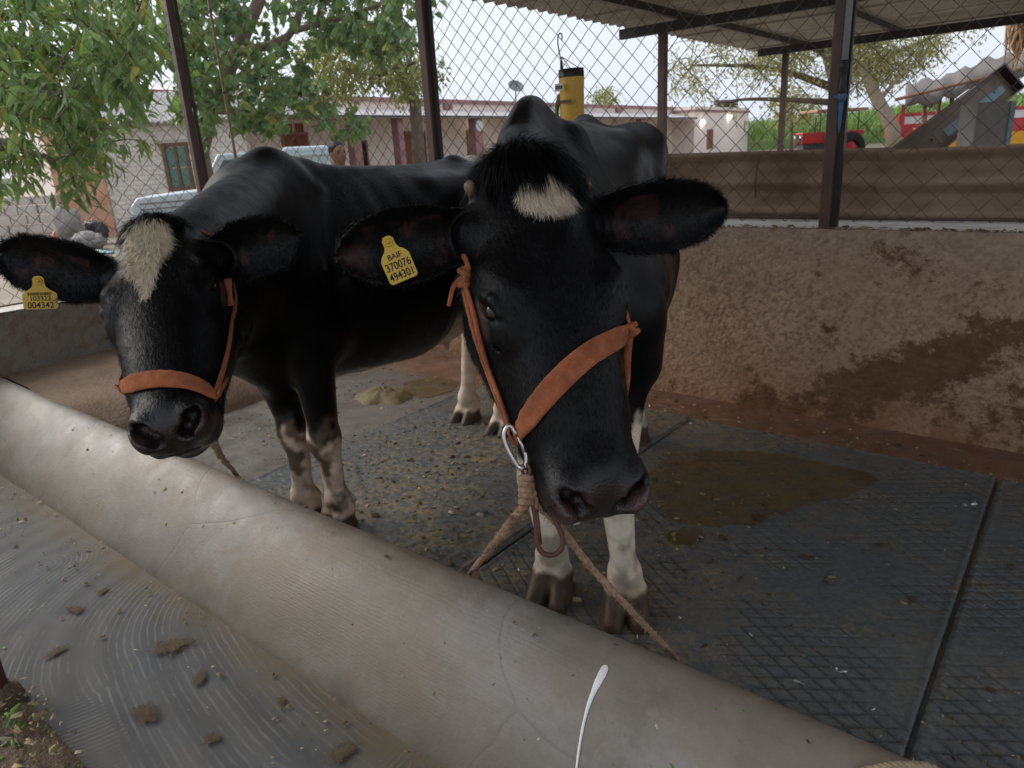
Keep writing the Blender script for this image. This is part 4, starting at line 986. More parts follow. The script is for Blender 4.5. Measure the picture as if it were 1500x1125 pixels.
    if c.extra: c.extra(Fd, c, T, K, E)
    # soles stay on the ground
    w = Fd.win(Fd.lo, (Fd.ax[0][-1], Fd.ax[1][-1], .05))
    if w is not None:
        sl, X, Y, Z = w; Fd.d[sl] = np.maximum(Fd.d[sl], -Z)

def build_cow(c, name, label, hb=.0085, hf=.0035):
    hc = c.hd.pt(.2, 0, -.07); RR = c.hd.R
    Ff = Field(hc-RR-.03, hc+RR+.03, hf); eval_body(Ff, c); eval_head(Ff, c.hd)
    Fb = Field(c.lo, c.hi, hb); eval_body(Fb, c); eval_head(Fb, c.hd)
    V1, Q1 = Fb.mesh(); V1 = relax(V1, Q1, 2, .4)
    V2, Q2 = Ff.mesh(); V2 = relax(V2, Q2, 1, .35)
    r1 = np.linalg.norm(V1-hc, axis=1); r2 = np.linalg.norm(V2-hc, axis=1)
    Q1 = Q1[(r1[Q1] > RR-.012).all(1)]; Q2 = Q2[(r2[Q2] < RR).all(1)]
    N = np.concatenate([vnormals(V1, Q1), vnormals(V2, Q2)])
    V = np.concatenate([V1, V2]); Q = np.concatenate([Q1, Q2+len(V1)])
    used = np.zeros(len(V), bool); used[Q.ravel()] = True; mp_ = np.cumsum(used)-1
    V, N, Q = V[used], N[used], mp_[Q]
    cols = c.paint(V, N, c); hv = c.hd.loc(V)/c.hd.sc
    wet = sstep(.46, .51, hv[:, 0]+.03*(vnoise(V, 28, 3)-.5))*(np.abs(hv[:, 1]) < .1)*(hv[:, 2] > -.12)*(hv[:, 2] < .06)
    base = c.T(0, 0, 0)
    o = mesh_np(name, V-base, Q, c.mat, None, True, cols); o.location = base
    wa = o.data.attributes.new('wet', 'FLOAT', 'POINT'); wa.data.foreach_set('value', wet.astype(np.float32))
    o.data.attributes.active_color_name = 'Col' if hasattr(o.data.attributes, 'active_color_name') else None
    c.V, c.N, c.Q, c.cols, c.obj, c.base = V, N, Q, cols, o, base
    tag(o, label, 'cow')
    c.bvh = BVHTree.FromPolygons([tuple(map(float, v)) for v in V], Q.tolist())
    return o

def strands(name, roots, dirs, nor, length, width, cols, parent, mat, nseg=2, droop=0.0, jitter=.25, lift=.3, seed=1, end_dir=None, nspread=.22):
    """thin tapered hairs grown from root points"""
    g = np.random.default_rng(seed); n = len(roots)
    d = dirs+nor*lift+g.normal(0, jitter, (n, 3)); d /= np.linalg.norm(d, axis=1, keepdims=True)
    L = length*(1+g.normal(0, .22, n)).clip(.4, 1.7)
    side = np.cross(d, nor+g.normal(0, .35, (n, 3))); side /= np.maximum(np.linalg.norm(side, axis=1, keepdims=True), 1e-6)
    p = roots-nor*.0012; pts = [p]; dd = d.copy()
    for k in range(nseg):
        p = p+dd*(L/nseg)[:, None]; pts.append(p)
        dd = dd+(end_dir if end_dir is not None else np.array((0, 0, -1.0)))*droop+g.normal(0, jitter*.3, (n, 3)); dd /= np.linalg.norm(dd, axis=1, keepdims=True)
    ring = 2*nseg+1; V = np.zeros((n, ring, 3))
    for k in range(nseg):
        wv = width*(1-k/nseg*.6)/2
        V[:, 2*k] = pts[k]-side*wv; V[:, 2*k+1] = pts[k]+side*wv
    V[:, -1] = pts[-1]
    b = (np.arange(n)*ring)[:, None]; T_ = []
    for k in range(nseg-1):
        T_ += [b+np.array([[2*k, 2*k+1, 2*k+3]]), b+np.array([[2*k, 2*k+3, 2*k+2]])]
    T_.append(b+np.array([[2*nseg-2, 2*nseg-1, 2*nseg]]))
    base = np.array(parent.location)
    o = mesh_np(name, V.reshape(-1, 3)-base, np.concatenate(T_), mat, parent, True, np.repeat(cols, ring, axis=0))
    hn = nor+g.normal(0, nspread, (n, 3)); hn /= np.linalg.norm(hn, axis=1, keepdims=True)      # hairs lie in the coat and shade with it
    o.data.normals_split_custom_set_from_vertices(np.repeat(hn, ring, axis=0).tolist())
    return o
def coat_material(name, rough=.34):
    t = NT(name); c = t.vcol(); p = t.pos()
    st = t.noise(t.map(p, (1, 1, .25)), 420, 3, .6); big = t.noise(p, 22, 4); stk = t.noise(t.map(p, (1, 1, .14)), 130, 4, .65)
    c = t.mix(t.ramp(t.noise(p, 5, 6, .7), (.5, 0.0), (.72, .35)), c, t.mix(1.0, t.mix(1.0, c, (2.2, 1.9, 1.6), 'MULTIPLY'), (.0016, .0012, .0008), 'ADD'))
    t.bs(Base_Color=t.mix(.5, c, t.mix(1.0, c, t.ramp(big, (.3, .6), (.7, 1.25)), 'MULTIPLY')), Roughness=t.mix(t.node('ShaderNodeAttribute', attribute_name='wet').outputs['Fac'], t.ramp(big, (.3, rough-.06), (.7, rough+.1)), t.ramp(big, (.35, .24), (.65, .42))), Specular_IOR_Level=t.math('ADD', .15, t.math('MULTIPLY', t.node('ShaderNodeAttribute', attribute_name='wet').outputs['Fac'], .3)))
    t.b.inputs['Sheen Weight'].default_value = .0; t.b.inputs['Sheen Roughness'].default_value = .35
    t.b.inputs['Sheen Tint'].default_value = (.75, .82, 1, 1)
    b0 = t.bump(stk, .6, .003); b1 = t.bump(st, .35, .0015, b0); b2 = t.bump(t.noise(p, 60, 3), .12, .004, b1)
    vo = t.node('ShaderNodeTexVoronoi', feature='F1'); t.set(vo.inputs['Vector'], p); vo.inputs['Scale'].default_value = 260
    t.bump(t.math('MULTIPLY', vo.outputs['Distance'], t.node('ShaderNodeAttribute', attribute_name='wet').outputs['Fac']), .28, .002, b2)
    return t.m
M_COAT = coat_material('cow_coat')
_t = NT('cow_hair'); _t.bs(Base_Color=_t.vcol(), Roughness=.5, Specular_IOR_Level=.14); M_HAIR = _t.m
_t = NT('cow_eye'); _t.bs(Base_Color=(.012, .008, .006), Roughness=.12, Specular_IOR_Level=.5); M_EYE = _t.m
BLACK = np.array([.003, .003, .0036]); WHITE = np.array([.72, .62, .50]); CREAM = np.array([.70, .61, .45]); PINK = np.array([.52, .34, .25])
DIRT = np.array([.085, .062, .038]); HOOF = np.array([.07, .05, .032]); MUZ = np.array([.017, .011, .0105])
def blend(c, col, m): return c*(1-m[:, None])+col*m[:, None]

def nostril_rim(C_, u, v, w):
    d = np.sqrt((u-.526)**2+((np.abs(v)-.046)*.8)**2+((w+.02)*.9)**2); return blend(C_, np.array([.075, .04, .036]), sstep(.026, .016, d)*.75)
def lids(C_, u, v, w, hd):
    vc, wc, th = hd.eye; vv = np.abs(v)-vc; ww = w-wc; o_ = vv*math.cos(th)+ww*math.sin(th); p_ = -vv*math.sin(th)+ww*math.cos(th)
    e = np.sqrt(((u-hd.eu-.014)/.034)**2+((p_+.016)/.012)**2); return blend(C_, np.array([.06, .036, .03]), sstep(1.2, .6, e)*(o_ > -.02)*.8)
def front_leg(y, knee, fet, foot, d=0.0, sh=(.06, .72), kr=.046):
    return dict(front=True, j=[(sh[0], y, sh[1]), knee, fet], r=[.078, kr, .032], k=[.05, .03], knee=1, foot=foot, dir=d)
def hind_leg(sy, st, hock, fet, foot, d=0.0):
    return dict(front=False, j=[(-1.03, sy*.11, 1.02), st, hock, fet], r=[.17, .125, .052, .038], k=[.09, .06, .03], knee=2, foot=foot, dir=d, f=.8)

# ---- the near cow, facing the camera
A = Cow(); A.org = np.array([-1.13, 1.50]); A.f = nrm((.423, -.906)); A.h = 1.33
A.T = lambda x, y, z, c=A: np.array([c.org[0]+c.f[0]*x-c.f[1]*y, c.org[1]+c.f[1]*x+c.f[0]*y, z])
A.inv = lambda X, c=A: np.stack([(X[:, 0]-c.org[0])*c.f[0]+(X[:, 1]-c.org[1])*c.f[1], -(X[:, 0]-c.org[0])*c.f[1]+(X[:, 1]-c.org[1])*c.f[0], X[:, 2]], 1)
A.hd = head_frame(at(782, 222, 1.19), at(892, 705, 1.05), at(722, 455, 1.072), at(918, 418, 1.15)); A.hd.sc = 1.125; A.hd.vs = .925; A.hd.eu = .228; A.hd.eye = (.088, -.047, R(38)); A.hd.buds = (-1, 1); A.hd.R = .39
A.hd.ears = [dict(base=(.098, -.098, -.085), tip=at(490, 378, 1.16), n=nrm(-_fw*1.0+np.array((.1, 0, -.25))), w=.066, skew=.0),
             dict(base=(.095, .098, -.085), tip=at(1068, 304, 1.27), n=nrm(-_fw*1.0+np.array((0, 0, -.35))), w=.064, skew=-.0)]
A.trunk = (1.0, 1.0, 1.0)
A.spine = [(.12, 1.20, .05), (0, 1.315, .024), (-.14, 1.305, .028), (-.35, 1.28, .04), (-.7, 1.28, .04), (-.98, 1.325, .04), (-1.15, 1.31, .04), (-1.34, 1.23, .035)]; A.isac = 5
A.legs = [front_leg(.22, (.14, .215, .40), (.12, .235, .13), (.15, .24), .1), front_leg(-.02, (.10, .0, .40), (.06, .02, .13), (.09, .02), -.1),
          hind_leg(1, (-.84, .20, .74), (-1.16, .18, .47), (-1.10, .17, .13), (-1.08, .17)), hind_leg(-1, (-.8, -.2, .74), (-1.10, -.17, .47), (-1.05, -.16, .13), (-1.03, -.16))]
A.neck = [((-.02, 0, 1.26), .06, (.0, 0, -.12), .055, .08, 1), ((.06, .05, 1.06), .155, (.09, .02, -.13), .08, .09, .7), ((.12, .11, .92), .11, (.16, 0.04, -.13), .05, .09, .65)]
def _xa(Fd, c, T, K, E):
    E((-.03, 0, 1.285), (.14, .03, .085), .05)
A.extra = _xa; A.by = .11; A.sy = .09; A.rib = .0025
A.lo, A.hi = (-2.35, .55, -.02), (-.25, 3.0, 1.5)
A.mat = M_COAT
def paint_a(V, N, c):
    C_ = np.tile(BLACK, (len(V), 1)); L = c.inv(V); H = c.hd.loc(V)/c.hd.sc
    nz_ = vnoise(V, 28, 3)-.5; z = V[:, 2]
    low = (z < .62)
    m = sstep(.50, .46, z+nz_*.1-.10*sstep(.08, .2, L[:, 1]))*low; m[(L[:, 0] < -.5)] *= 1
    C_ = blend(C_, WHITE, m)
    dn = vnoise(V, 16, 4); C_ = blend(C_, DIRT*1.5, m*sstep(.56, .76, dn+.16*sstep(.3, .05, z))*.6)
    C_ = blend(C_, HOOF*(.6+.8*vnoise(V, 40, 2))[:, None], sstep(.105, .09, z+nz_*.03))
    # forehead patch
    u, v, w = H[:, 0], H[:, 1], H[:, 2]
    e = np.sqrt(((u-.069)/.032)**2+((v-.004)/.042)**2)+nz_*.35
    C_ = blend(C_, WHITE*1.02, sstep(1.05, .9, e)*(w > -.05))
    C_ = lids(C_, u, v, w, c.hd)
    mz = sstep(.485, .515, u+nz_*.03)*(w > -.115)*(np.abs(v) < .1)*(w < .05)
    C_ = blend(C_, MUZ, mz); C_ = nostril_rim(C_, u, v, w)
    for ear in c.hd.ears:
        b, l, q, nn, LL = ear['fr']; d = V-b; t = d@l/LL; y = d@q; ins = (t > .25)*(t < .98)*(np.abs(y) < .04)*(np.linalg.norm(d, axis=1) < .3)*((N@nn) > .2)
        C_ = blend(C_, np.array([.03, .014, .013]), ins*sstep(.55, .8, vnoise(V, 30, 3)+.1)*.9)
    hb = np.sqrt(((u-.03)/.02)**2+((np.abs(v)-.104)/.014)**2); C_ = blend(C_, np.array([.20, .15, .105]), sstep(1.0, .7, hb)*(w > -.075)*(w < 0))
    return C_
A.paint = paint_a
cowA = build_cow(A, 'cow', 'near black cow facing the camera with a small white forehead patch and orange halter')

# ---- the second cow, standing to its left with the head over the kerb
B = Cow(); B.org = np.array([-2.09, 1.37]); B.f = nrm((.1, -.995)); B.h = 1.24
B.T = lambda x, y, z, c=B: np.array([c.org[0]+c.f[0]*x-c.f[1]*y, c.org[1]+c.f[1]*x+c.f[0]*y, z])
B.inv = lambda X, c=B: np.stack([(X[:, 0]-c.org[0])*c.f[0]+(X[:, 1]-c.org[1])*c.f[1], -(X[:, 0]-c.org[0])*c.f[1]+(X[:, 1]-c.org[1])*c.f[0], X[:, 2]], 1)
B.hd = head_frame(at(212, 318, 1.42), at(242, 692, 1.11), at(148, 460, 1.34), at(325, 462, 1.325)); B.hd.sc = .96; B.hd.vs = .86; B.hd.eu = .195; B.hd.eye = (.096, -.052, R(22)); B.hd.buds = (); B.hd.R = .37
B.hd.ears = [dict(base=(.075, -.098, -.085), tip=at(-8, 372, 1.40), n=nrm(-_fw*1.0+np.array((.1, 0, -.25))), w=.058, skew=.0),
             dict(base=(.075, .098, -.085), tip=at(440, 345, 1.47), n=nrm(-_fw*1.0+np.array((0, 0, -.25))), w=.06, skew=.0)]
B.trunk = (.945, .95, .95)
B.spine = [(.14, 1.18, .06), (0, 1.235, .05), (-.14, 1.215, .045), (-.35, 1.175, .04), (-.7, 1.165, .04), (-.98, 1.205, .04), (-1.12, 1.20, .04), (-1.30, 1.14, .035)]; B.isac = 5
B.legs = [front_leg(.15, (.05, .15, .36), (.03, .145, .115), (.05, .146), .0), front_leg(-.1, (.05, .0, .36), (.06, .005, .115), (.08, .007), .1),
          hind_leg(1, (-.74, .22, .74), (-1.07, .19, .47), (-.97, .19, .13), (-.95, .19)), hind_leg(-1, (-.78, -.18, .74), (-1.13, -.08, .47), (-1.03, -.06, .13), (-1.01, -.06))]
B.neck = [((.0, 0, 1.20), .08, (.0, 0, -.12), .06, .08, 1), ((.10, 0, 1.02), .18, (.10, 0, -.15), .10, .1, .8), ((.20, 0, .84), .16, (.19, 0, -.19), .075, .1, .75)]
B.extra = None; B.by = 0; B.sy = 0; B.rib = .0012
B.lo, B.hi = (-2.85, .2, -.02), (-.85, 2.95, 1.42)
B.mat = M_COAT
def paint_b(V, N, c):
    C_ = np.tile(BLACK, (len(V), 1)); L = c.inv(V); H = c.hd.loc(V)/c.hd.sc
    nz_ = vnoise(V, 28, 3)-.5; z = V[:, 2]; front = L[:, 0] > -.4
    m = np.where(front, sstep(.40, .35, z+nz_*.14-.03*np.sin(L[:, 1]*60)), sstep(.70, .64, z+nz_*.1)*(L[:, 0] < -.55))
    m = np.maximum(m, front*sstep(.56, .5, z+nz_*.05)*(L[:, 1] < .125)*(L[:, 1] > .085)*sstep(.2, .3, z))
    C_ = blend(C_, WHITE*.95+(PINK-WHITE)*(.25+.4*vnoise(V, 9, 2))[:, None], m)
    dn = vnoise(V, 15, 4); C_ = blend(C_, DIRT*1.1, np.maximum(m*sstep(.46, .60, dn)*.95, front*sstep(.46, .40, z+nz_*.1)*sstep(.42, .6, dn))*np.where(front, 1, .25))
    C_ = blend(C_, HOOF, sstep(.085, .07, z+nz_*.03))
    u, v, w = H[:, 0], H[:, 1], H[:, 2]
    half = np.interp(u, [.0, .03, .07, .11, .15, .19, .235], [.03, .043, .047, .043, .032, .017, .0])
    C_ = blend(C_, CREAM, sstep(1.1, .85, (np.abs(v+.004)+nz_*.02)/np.maximum(half, .002))*(w > -.06)*(u > .012)*(u < .235))
    C_ = lids(C_, u, v, w, c.hd)
    C_ = blend(C_, MUZ*.7, sstep(.485, .515, u+nz_*.03)*(w > -.115)*(np.abs(v) < .1)*(w < .05)); C_ = blend(C_, nostril_rim(C_, u, v, w), np.full(len(V), .4))
    rp_ = sstep(.11, .06, np.sqrt((L[:, 0]+1.08)**2+(L[:, 1]-.03)**2)+nz_*.06)*(z > 1.1); C_ = blend(C_, WHITE, rp_)
    for ear in c.hd.ears:
        b, l, q, nn, LL = ear['fr']; d = V-b; t = d@l/LL; y = d@q; ins = (t > .3)*(t < .95)*(np.abs(y) < .03)*(np.linalg.norm(d, axis=1) < .3)*((N@nn) > .2)
        C_ = blend(C_, np.array([.035, .016, .014]), ins*sstep(.6, .8, vnoise(V, 30, 3)+.1)*.9)
    return C_
B.paint = paint_b
cowB = build_cow(B, 'cow', 'black cow with a cream blaze reaching its head over the kerb')

def dress_head(c, seed, tuft, fringe=1.0):
    g = np.random.default_rng(seed); hd = c.hd; s = hd.sc; par = c.obj
    H = hd.loc(c.V)/s; near = np.linalg.norm(c.V-hd.pt(.2, 0, -.07), axis=1) < hd.R-.005
    # eyes
    for v in (-1, 1):
        vc, wc, th = hd.eye; e = hd.pt((hd.eu+.005)*s, v*(vc+.0135*math.cos(th)+.001*math.sin(th))*s*hd.vs, (wc+.0135*math.sin(th)-.001*math.cos(th))*s); mb = MB(); n = 16
        prof = [(math.sin(t)*.0195*s, -math.cos(t)*.0195*s) for t in np.linspace(0.02, math.pi-.02, 12)]
        mb.lathe(prof, e-c.base, n); mb.build('eye', M_EYE, par, True)
    # short coat over the head
    def grow(name, mask, count, length, width, lift, droop, dirs=None, seg=2, jit=.22, cmul=1.0, end=None):
        idx = np.flatnonzero(mask)
        if not len(idx): return
        idx = g.choice(idx, count, replace=True); roots = c.V[idx]+g.normal(0, .0018, (count, 3)); nn = c.N[idx]
        d = np.tile(hd.a, (count, 1)) if dirs is None else dirs(idx)
        d = d-nn*np.sum(d*nn, 1, keepdims=True); d /= np.maximum(np.linalg.norm(d, axis=1, keepdims=True), 1e-6)
        cl_ = c.cols[idx]*(cmul*(.75+.5*g.random(count)))[:, None]
        return strands(name, roots, d, nn, length, width, cl_, par, M_HAIR, seg, droop, jit, lift, int(g.integers(1e6)), end)
    u, v, w = H[:, 0], H[:, 1], H[:, 2]
    grow('coat_hair', near & (u < .47) & ~((np.abs(v) < .15) & (np.abs(v) > hd.eye[0]-.02) & (np.abs(u-hd.eu-.004) < .036) & (np.abs(w-hd.eye[1]) < .035)), 42000, .010, .0008, .16, .03, cmul=.9)
    # longer hair in the white mark
    wm = near & (c.cols[:, 0] > .3) & (u < .24) & (np.abs(v) < .08)
    grow('forehead_hair', wm, 6500, .022, .0010, .18, .05, lambda i: hd.a*1.0+np.outer(v[i]*9, hd.s))
    # top knot
    tm = near & (u > tuft[0]) & (u < tuft[1]) & (np.abs(v) < tuft[2]) & (w > -.09)
    grow('forelock', tm, tuft[4], tuft[3], .0009, .30, .22, lambda i: hd.a*.9+np.outer(v[i]*5+1.4*(vnoise(c.V[i], 55, 2)-.5), hd.s)+np.outer(1.0*(vnoise(c.V[i]+5, 45, 2)-.5), hd.n), 5, .13, 1.0, hd.a*1.0-hd.n*.22)
    # fringe of the ears
    for ear in hd.ears:
        b, l, q, nn, LL = ear['fr']; d = c.V-b; t = d@l/LL; y = d@q
        W = np.interp(t, [0, .15, .35, .6, .8, .93, 1], [.040, .046, .060, ear['w'], .052, .030, .004])
        em = (t > .1) & (t < 1.03) & ((np.abs(y) > W-.008) | (t > .94)) & (np.linalg.norm(d, axis=1) < LL+.04) & (np.abs(d@nn) < .06)
        grow('ear_hair', em, int(3600*fringe), .0095, .0008, .4, .1, lambda i: np.tile(l, (len(i), 1))+np.outer(np.sign(y[i])*1.4, q), 2, .3, 1.1)
        im = (t > .1) & (t < .95) & (np.abs(y) < W) & (np.linalg.norm(d, axis=1) < LL) & (np.abs(d@nn) < .06)
        grow('ear_hair', im, 3000, .010, .0009, .25, .05, lambda i: np.tile(l, (len(i), 1)), 2, .3, .8)
dress_head(A, 21, (-.07, .026, .072, .06, 8000))
dress_head(B, 22, (-.06, .015, .06, .035, 3200))
# ------------------------------------------------------------------ lean-to roof beyond the back wall
lt = empty('lean_to', (-3.35, 6.45, -.16), 0, 'open lean-to with grey corrugated cement roof on steel posts', 'shed'); T0 = np.array(lt.location)
for (x_, y_, w_) in ((-3.34, 6.5, .07), (-3.24, 9.5, .065), (.9, 6.5, .07), (.9, 9.4, .07)): MB().box(np.array((x_, y_, 1.0))-T0, (w_, w_, 2.42)).build('post', M_STEEL, lt, bevel=.004)
for y_, x0_ in ((6.44, -3.75), (9.42, -3.55)): MB().beam(np.array((x0_, y_, 2.235))-T0, np.array((2.5, y_, 2.235))-T0, .05, .085).build('beam', M_DARK, lt)
for x_ in (-3.12, -2.06, -.7, .8): MB().beam(np.array((x_, 4.4, 2.305))-T0, np.array((x_, 10.3, 2.305))-T0, .045, .06).build('purlin', M_DARK, lt)
for i in range(7):
    for j in range(3):
        o = corrugated(np.array((-3.95+j*2.2, 4.0+i*1.0, 2.385+.006*(i % 2)+.008*j))-T0, (0, 1, 0), (1, 0, .003), 1.07, 2.35, lt, M_ASB, .146, .036)

# ------------------------------------------------------------------ steel chute, panel, tarpaulin shelter, vehicles
M_CHUTE = plain('worn_steel', (.20, .155, .12), .55, .3, 6, .3, metal=.2, dirt=(.11, .07, .05)); M_GAL = plain('grey_sheet', (.235, .225, .215), .6, .15, 8, .2); M_LBL = plain('pale_blue_edge', (.22, .32, .38), .55)
ch = empty('steel_chute', plan(1345, 8.6), 0, 'long steel chute leaning up to the right behind the sheets', 'chute'); C0 = np.array(ch.location)
a_, b_ = at(1352, 212, 8.6), at(1476, 118, 9.0); d_ = nrm(b_-a_); a_ = a_-d_*.75; up_ = nrm(np.cross(np.cross(d_, nrm(CAM_P-a_)), d_)); sd_ = np.cross(d_, up_)
def slab(c0, c1, w, h): m_ = MB(); m_.beam(c0-C0, c1-C0, w, h, up_); return m_
slab(a_, b_, .36, .02).build('bed', M_CHUTE, ch, bevel=.003); 
for s_ in (-1, 1): slab(a_+sd_*s_*.19+up_*.05, b_+sd_*s_*.19+up_*.05, .016, .14).build('side', M_CHUTE, ch, bevel=.002)
slab(a_+sd_*.05+d_*1.1+up_*.014, b_+sd_*.05-d_*.15+up_*.014, .10, .006).build('stripe', M_LBL, ch); slab(b_-d_*.03+up_*.02, b_+up_*.02, .40, .20).build('end_plate', M_DARK, ch)
MB().beam(a_+d_*.9-C0, np.array((a_+d_*.9)*[1, 1, 0]+[0, 0, -.16])-C0, .05, .05).build('leg', M_DARK, ch); MB().beam(b_-d_*.3-C0, np.array((b_-d_*.3)*[1, 1, 0]+[0, 0, -.16])-C0, .05, .05).build('leg', M_DARK, ch)
pn = empty('steel_cabinet', plan(1440, 7.7), 0, 'square grey sheet-metal cabinet with a pale blue edge beside the chute', 'cabinet'); c = at(1441, 178, 7.7)-np.array(pn.location); Mz = basis_m(nrm(CAM_R*[1, 1, 0]), nrm(np.array(_fh)), (0, 0, 1))
MB().box((c[0], c[1], (c[2]+.19)/2-.0), (.36, .3, c[2]+.19), Mz).build('body', M_GAL, pn, bevel=.006); q = c+Mz@np.array((.185, -.155, 0)); MB().box((q[0], q[1], (c[2]+.19)/2), (.05, .02, c[2]+.17), Mz).build('edge', M_LBL, pn)
M_TARP = plain('tarpaulin', (.13, .115, .105), .8, .25, 2.5, .6, bdist=.05); M_POLE = plain('pole_wood', (.17, .10, .06), .85, .3, 9, .4)
sh = empty('tarpaulin_shelter', plan(1420, 17), 0, 'shelter of poles under a sagging dark tarpaulin on the right', 'shelter'); S0 = np.array(sh.location)
V = []; na, nb = 30, 10
for i in range(na):
    for j in range(nb):
        t_ = i/(na-1); px = 1330+t_*260; py = 141-t_*60+7*math.sin(t_*9)*(1-t_)-10*math.sin(t_*math.pi)*.4+(3*math.sin(i*1.9)); p = at(px, py, 15.5+j*.42); p[2] += .32*math.sin(j/(nb-1)*math.pi)-.1*(j == 0)+.05*math.sin(i*1.3+j); V.append(p-S0)
idx = np.arange(na*nb).reshape(na, nb); quad = np.stack([idx[:-1, :-1], idx[1:, :-1], idx[1:, 1:], idx[:-1, 1:]], -1).reshape(-1, 4)
o = mesh_np('tarpaulin', np.array(V), quad, M_TARP, sh, True); o.modifiers.new('s', 'SOLIDIFY').thickness = .12
for px, py, D_ in ((1357, 135, 15.7), (1378, 131, 16.8), (1397, 128, 15.8), (1455, 112, 15.8), (1540, 95, 15.8)): p = at(px, py, D_); MB().tube([p-S0, np.array((p[0], p[1], -.2))-S0], [.045, .055], 8).build('pole', M_POLE, sh, True)
p0, p1 = at(1312, 146, 15.4), at(1560, 85, 15.6); MB().tube([p0-S0, p1-S0], .035, 8).build('ridge_pole', M_POLE, sh, True)
# trailer
M_TR = plain('red_paint', (.42, .025, .025), .45, .15, 5, .1, spec=.5); M_TY = plain('yellow_paint', (.62, .30, .02), .5, .15, 5, .1); M_TW = plain('white_panel', (.62, .60, .58), .5, .1, 5, .1); M_TYRE = plain('tyre', (.02, .02, .02), .85, .2, 10, .3)
tp = Plane(plan(1318, 27), plan(1505, 26)); tr = empty('farm_trailer', tp.p(tp.L/2, 0, 0), 0, 'red and white farm trailer with yellow lower boards under the trees', 'trailer'); R0 = np.array(tr.location); R0[2] = float(G(R0[0], R0[1])); tr.location = R0
def tb(name, mat, *bx, parent=tr):
    mb = MB()
    for q_ in bx: tp.box(mb, *q_)
    mb.v = [tuple(np.array(v)-R0) for v in mb.v]; return mb.build(name, mat, parent, bevel=.01)
zt = tp.hit(1360, 166)[1]; z1_ = tp.hit(1345, 181)[1]; z2_ = tp.hit(1345, 200)[1]; L_ = tp.L
sdb = tb('side_board', M_TR, (0, L_, -.05, .0, z2_, z1_)); tb('upper_board', M_TW, (0, L_, -.05, -.004, z1_, zt-.06)); tb('top_rail', M_TR, (-.03, L_+.03, -.06, .03, zt-.06, zt+.06)); tb('lower_board', M_TY, (0, L_, -.06, .02, z2_-.45, z2_))
tb('bed', M_TR, (0, L_, -2.0, -.06, z2_-.1, z2_)); tb('back_board', M_TR, (0, L_, -2.05, -2.0, z2_, zt)); tb('end_board', M_TR, (-.05, 0, -2.05, 0, z2_, zt)); tb('end_board', M_TR, (L_, L_+.05, -2.05, 0, z2_, zt))
tb('corner_post', M_TR, (-.02, .12, 0, .04, z2_, zt+.35)); 
for k in range(1, 5): tb('rib', M_TR, (k*L_/5-.04, k*L_/5+.04, 0, .04, z2_, zt-.06))
for i_, (a0_, n_) in enumerate(((.45, 6), (.5, 4))):
    for k in range(n_): zz = (z1_+z2_)/2+.05-i_*.2; tb('lettering', M_TW, (a0_+k*.13, a0_+k*.13+.09, .0, .006, zz, zz+.03), (a0_+k*.13+.04, a0_+k*.13+.065, .0, .005, zz-.09, zz-.002), parent=sdb)
for a_ in (L_*.25, L_*.75):
    for b_ in (-.25, -1.8):
        c = tp.p(a_, b_, 0)-R0; c[2] = .42; w_ = MB().lathe([(.18, -.12), (.36, -.13), (.42, -.08), (.42, .08), (.36, .13), (.18, .12)], c, 20, np.array([tp.e, [0, 0, 1.], tp.n]).T); wo_ = w_.build('wheel', M_TYRE, tr, True); MB().lathe([(0, .06), (.12, .06), (.2, .02), (.2, -.02), (0, -.03)], c, 16, np.array([tp.e, [0, 0, 1.], tp.n]).T).build('rim', M_TY, wo_, True)
# tractor
tc_ = plan(1213, 31); tg = Plane(plan(1165, 31), plan(1262, 31.5)); tx = empty('tractor', tc_, 0, 'small red tractor with a flat canopy parked before the field', 'tractor'); X_ = tc_
def xb(name, mat, a0, a1, b0, b1, z0, z1, parent=tx, bev=.03): mb = MB(); tg.box(mb, a0, a1, b0, b1, z0+X_[2], z1+X_[2]); mb.v = [tuple(np.array(v)-X_) for v in mb.v]; return mb.build(name, mat, parent, bevel=bev)
M_ENG = plain('engine_grey', (.07, .07, .075), .6, .3, 10, .3)
hood = xb('bonnet', M_TR, .15, 1.35, -.32, .32, .95, 1.42); xb('grille', M_DARK, .12, .155, -.22, .22, .98, 1.36, hood, .01); xb('engine', M_ENG, .25, 1.6, -.25, .25, .6, .95); xb('chassis', M_ENG, .2, 2.4, -.15, .15, .5, .62)
xb('seat', M_DARK, 1.9, 2.3, -.22, .22, 1.05, 1.2); xb('seat_back', M_DARK, 2.25, 2.35, -.22, .22, 1.2, 1.55)
for b_ in (-.62, .62): xb('fender', M_TR, 1.65, 2.75, b_-.18, b_+.18, 1.22, 1.42)
for b_ in (-.7, .7): xb('headlight', M_TW, .1, .13, b_*.3-.06, b_*.3+.06, 1.2, 1.3, tx, .01)
for a_, b_ in ((1.5, -.55), (1.5, .55), (2.6, -.55), (2.6, .55)): xb('canopy_post', M_DARK, a_-.02, a_+.02, b_-.02, b_+.02, 1.2, 2.2, tx, .0)
xb('canopy', plain('canopy_tan', (.34, .22, .15), .7), .5, 2.9, -.75, .75, 2.2, 2.32)
def wheel(a_, b_, r_, w_): 
    c = tg.p(a_, b_, 0)-X_; c[2] = r_; Mw = np.array([tg.e, [0, 0, 1.], tg.n]).T; o_ = MB().lathe([(r_*.5, -w_), (r_*.9, -w_), (r_, -w_*.7), (r_, w_*.7), (r_*.9, w_), (r_*.5, w_)], c, 24, Mw).build('wheel', M_TYRE, tx, True); MB().lathe([(0, w_*.8), (r_*.3, w_*.8), (r_*.52, w_*.4), (r_*.52, -w_*.4), (r_*.3, -w_*.8), (0, -w_*.8)], c, 18, Mw).build('rim', M_TR, o_, True)
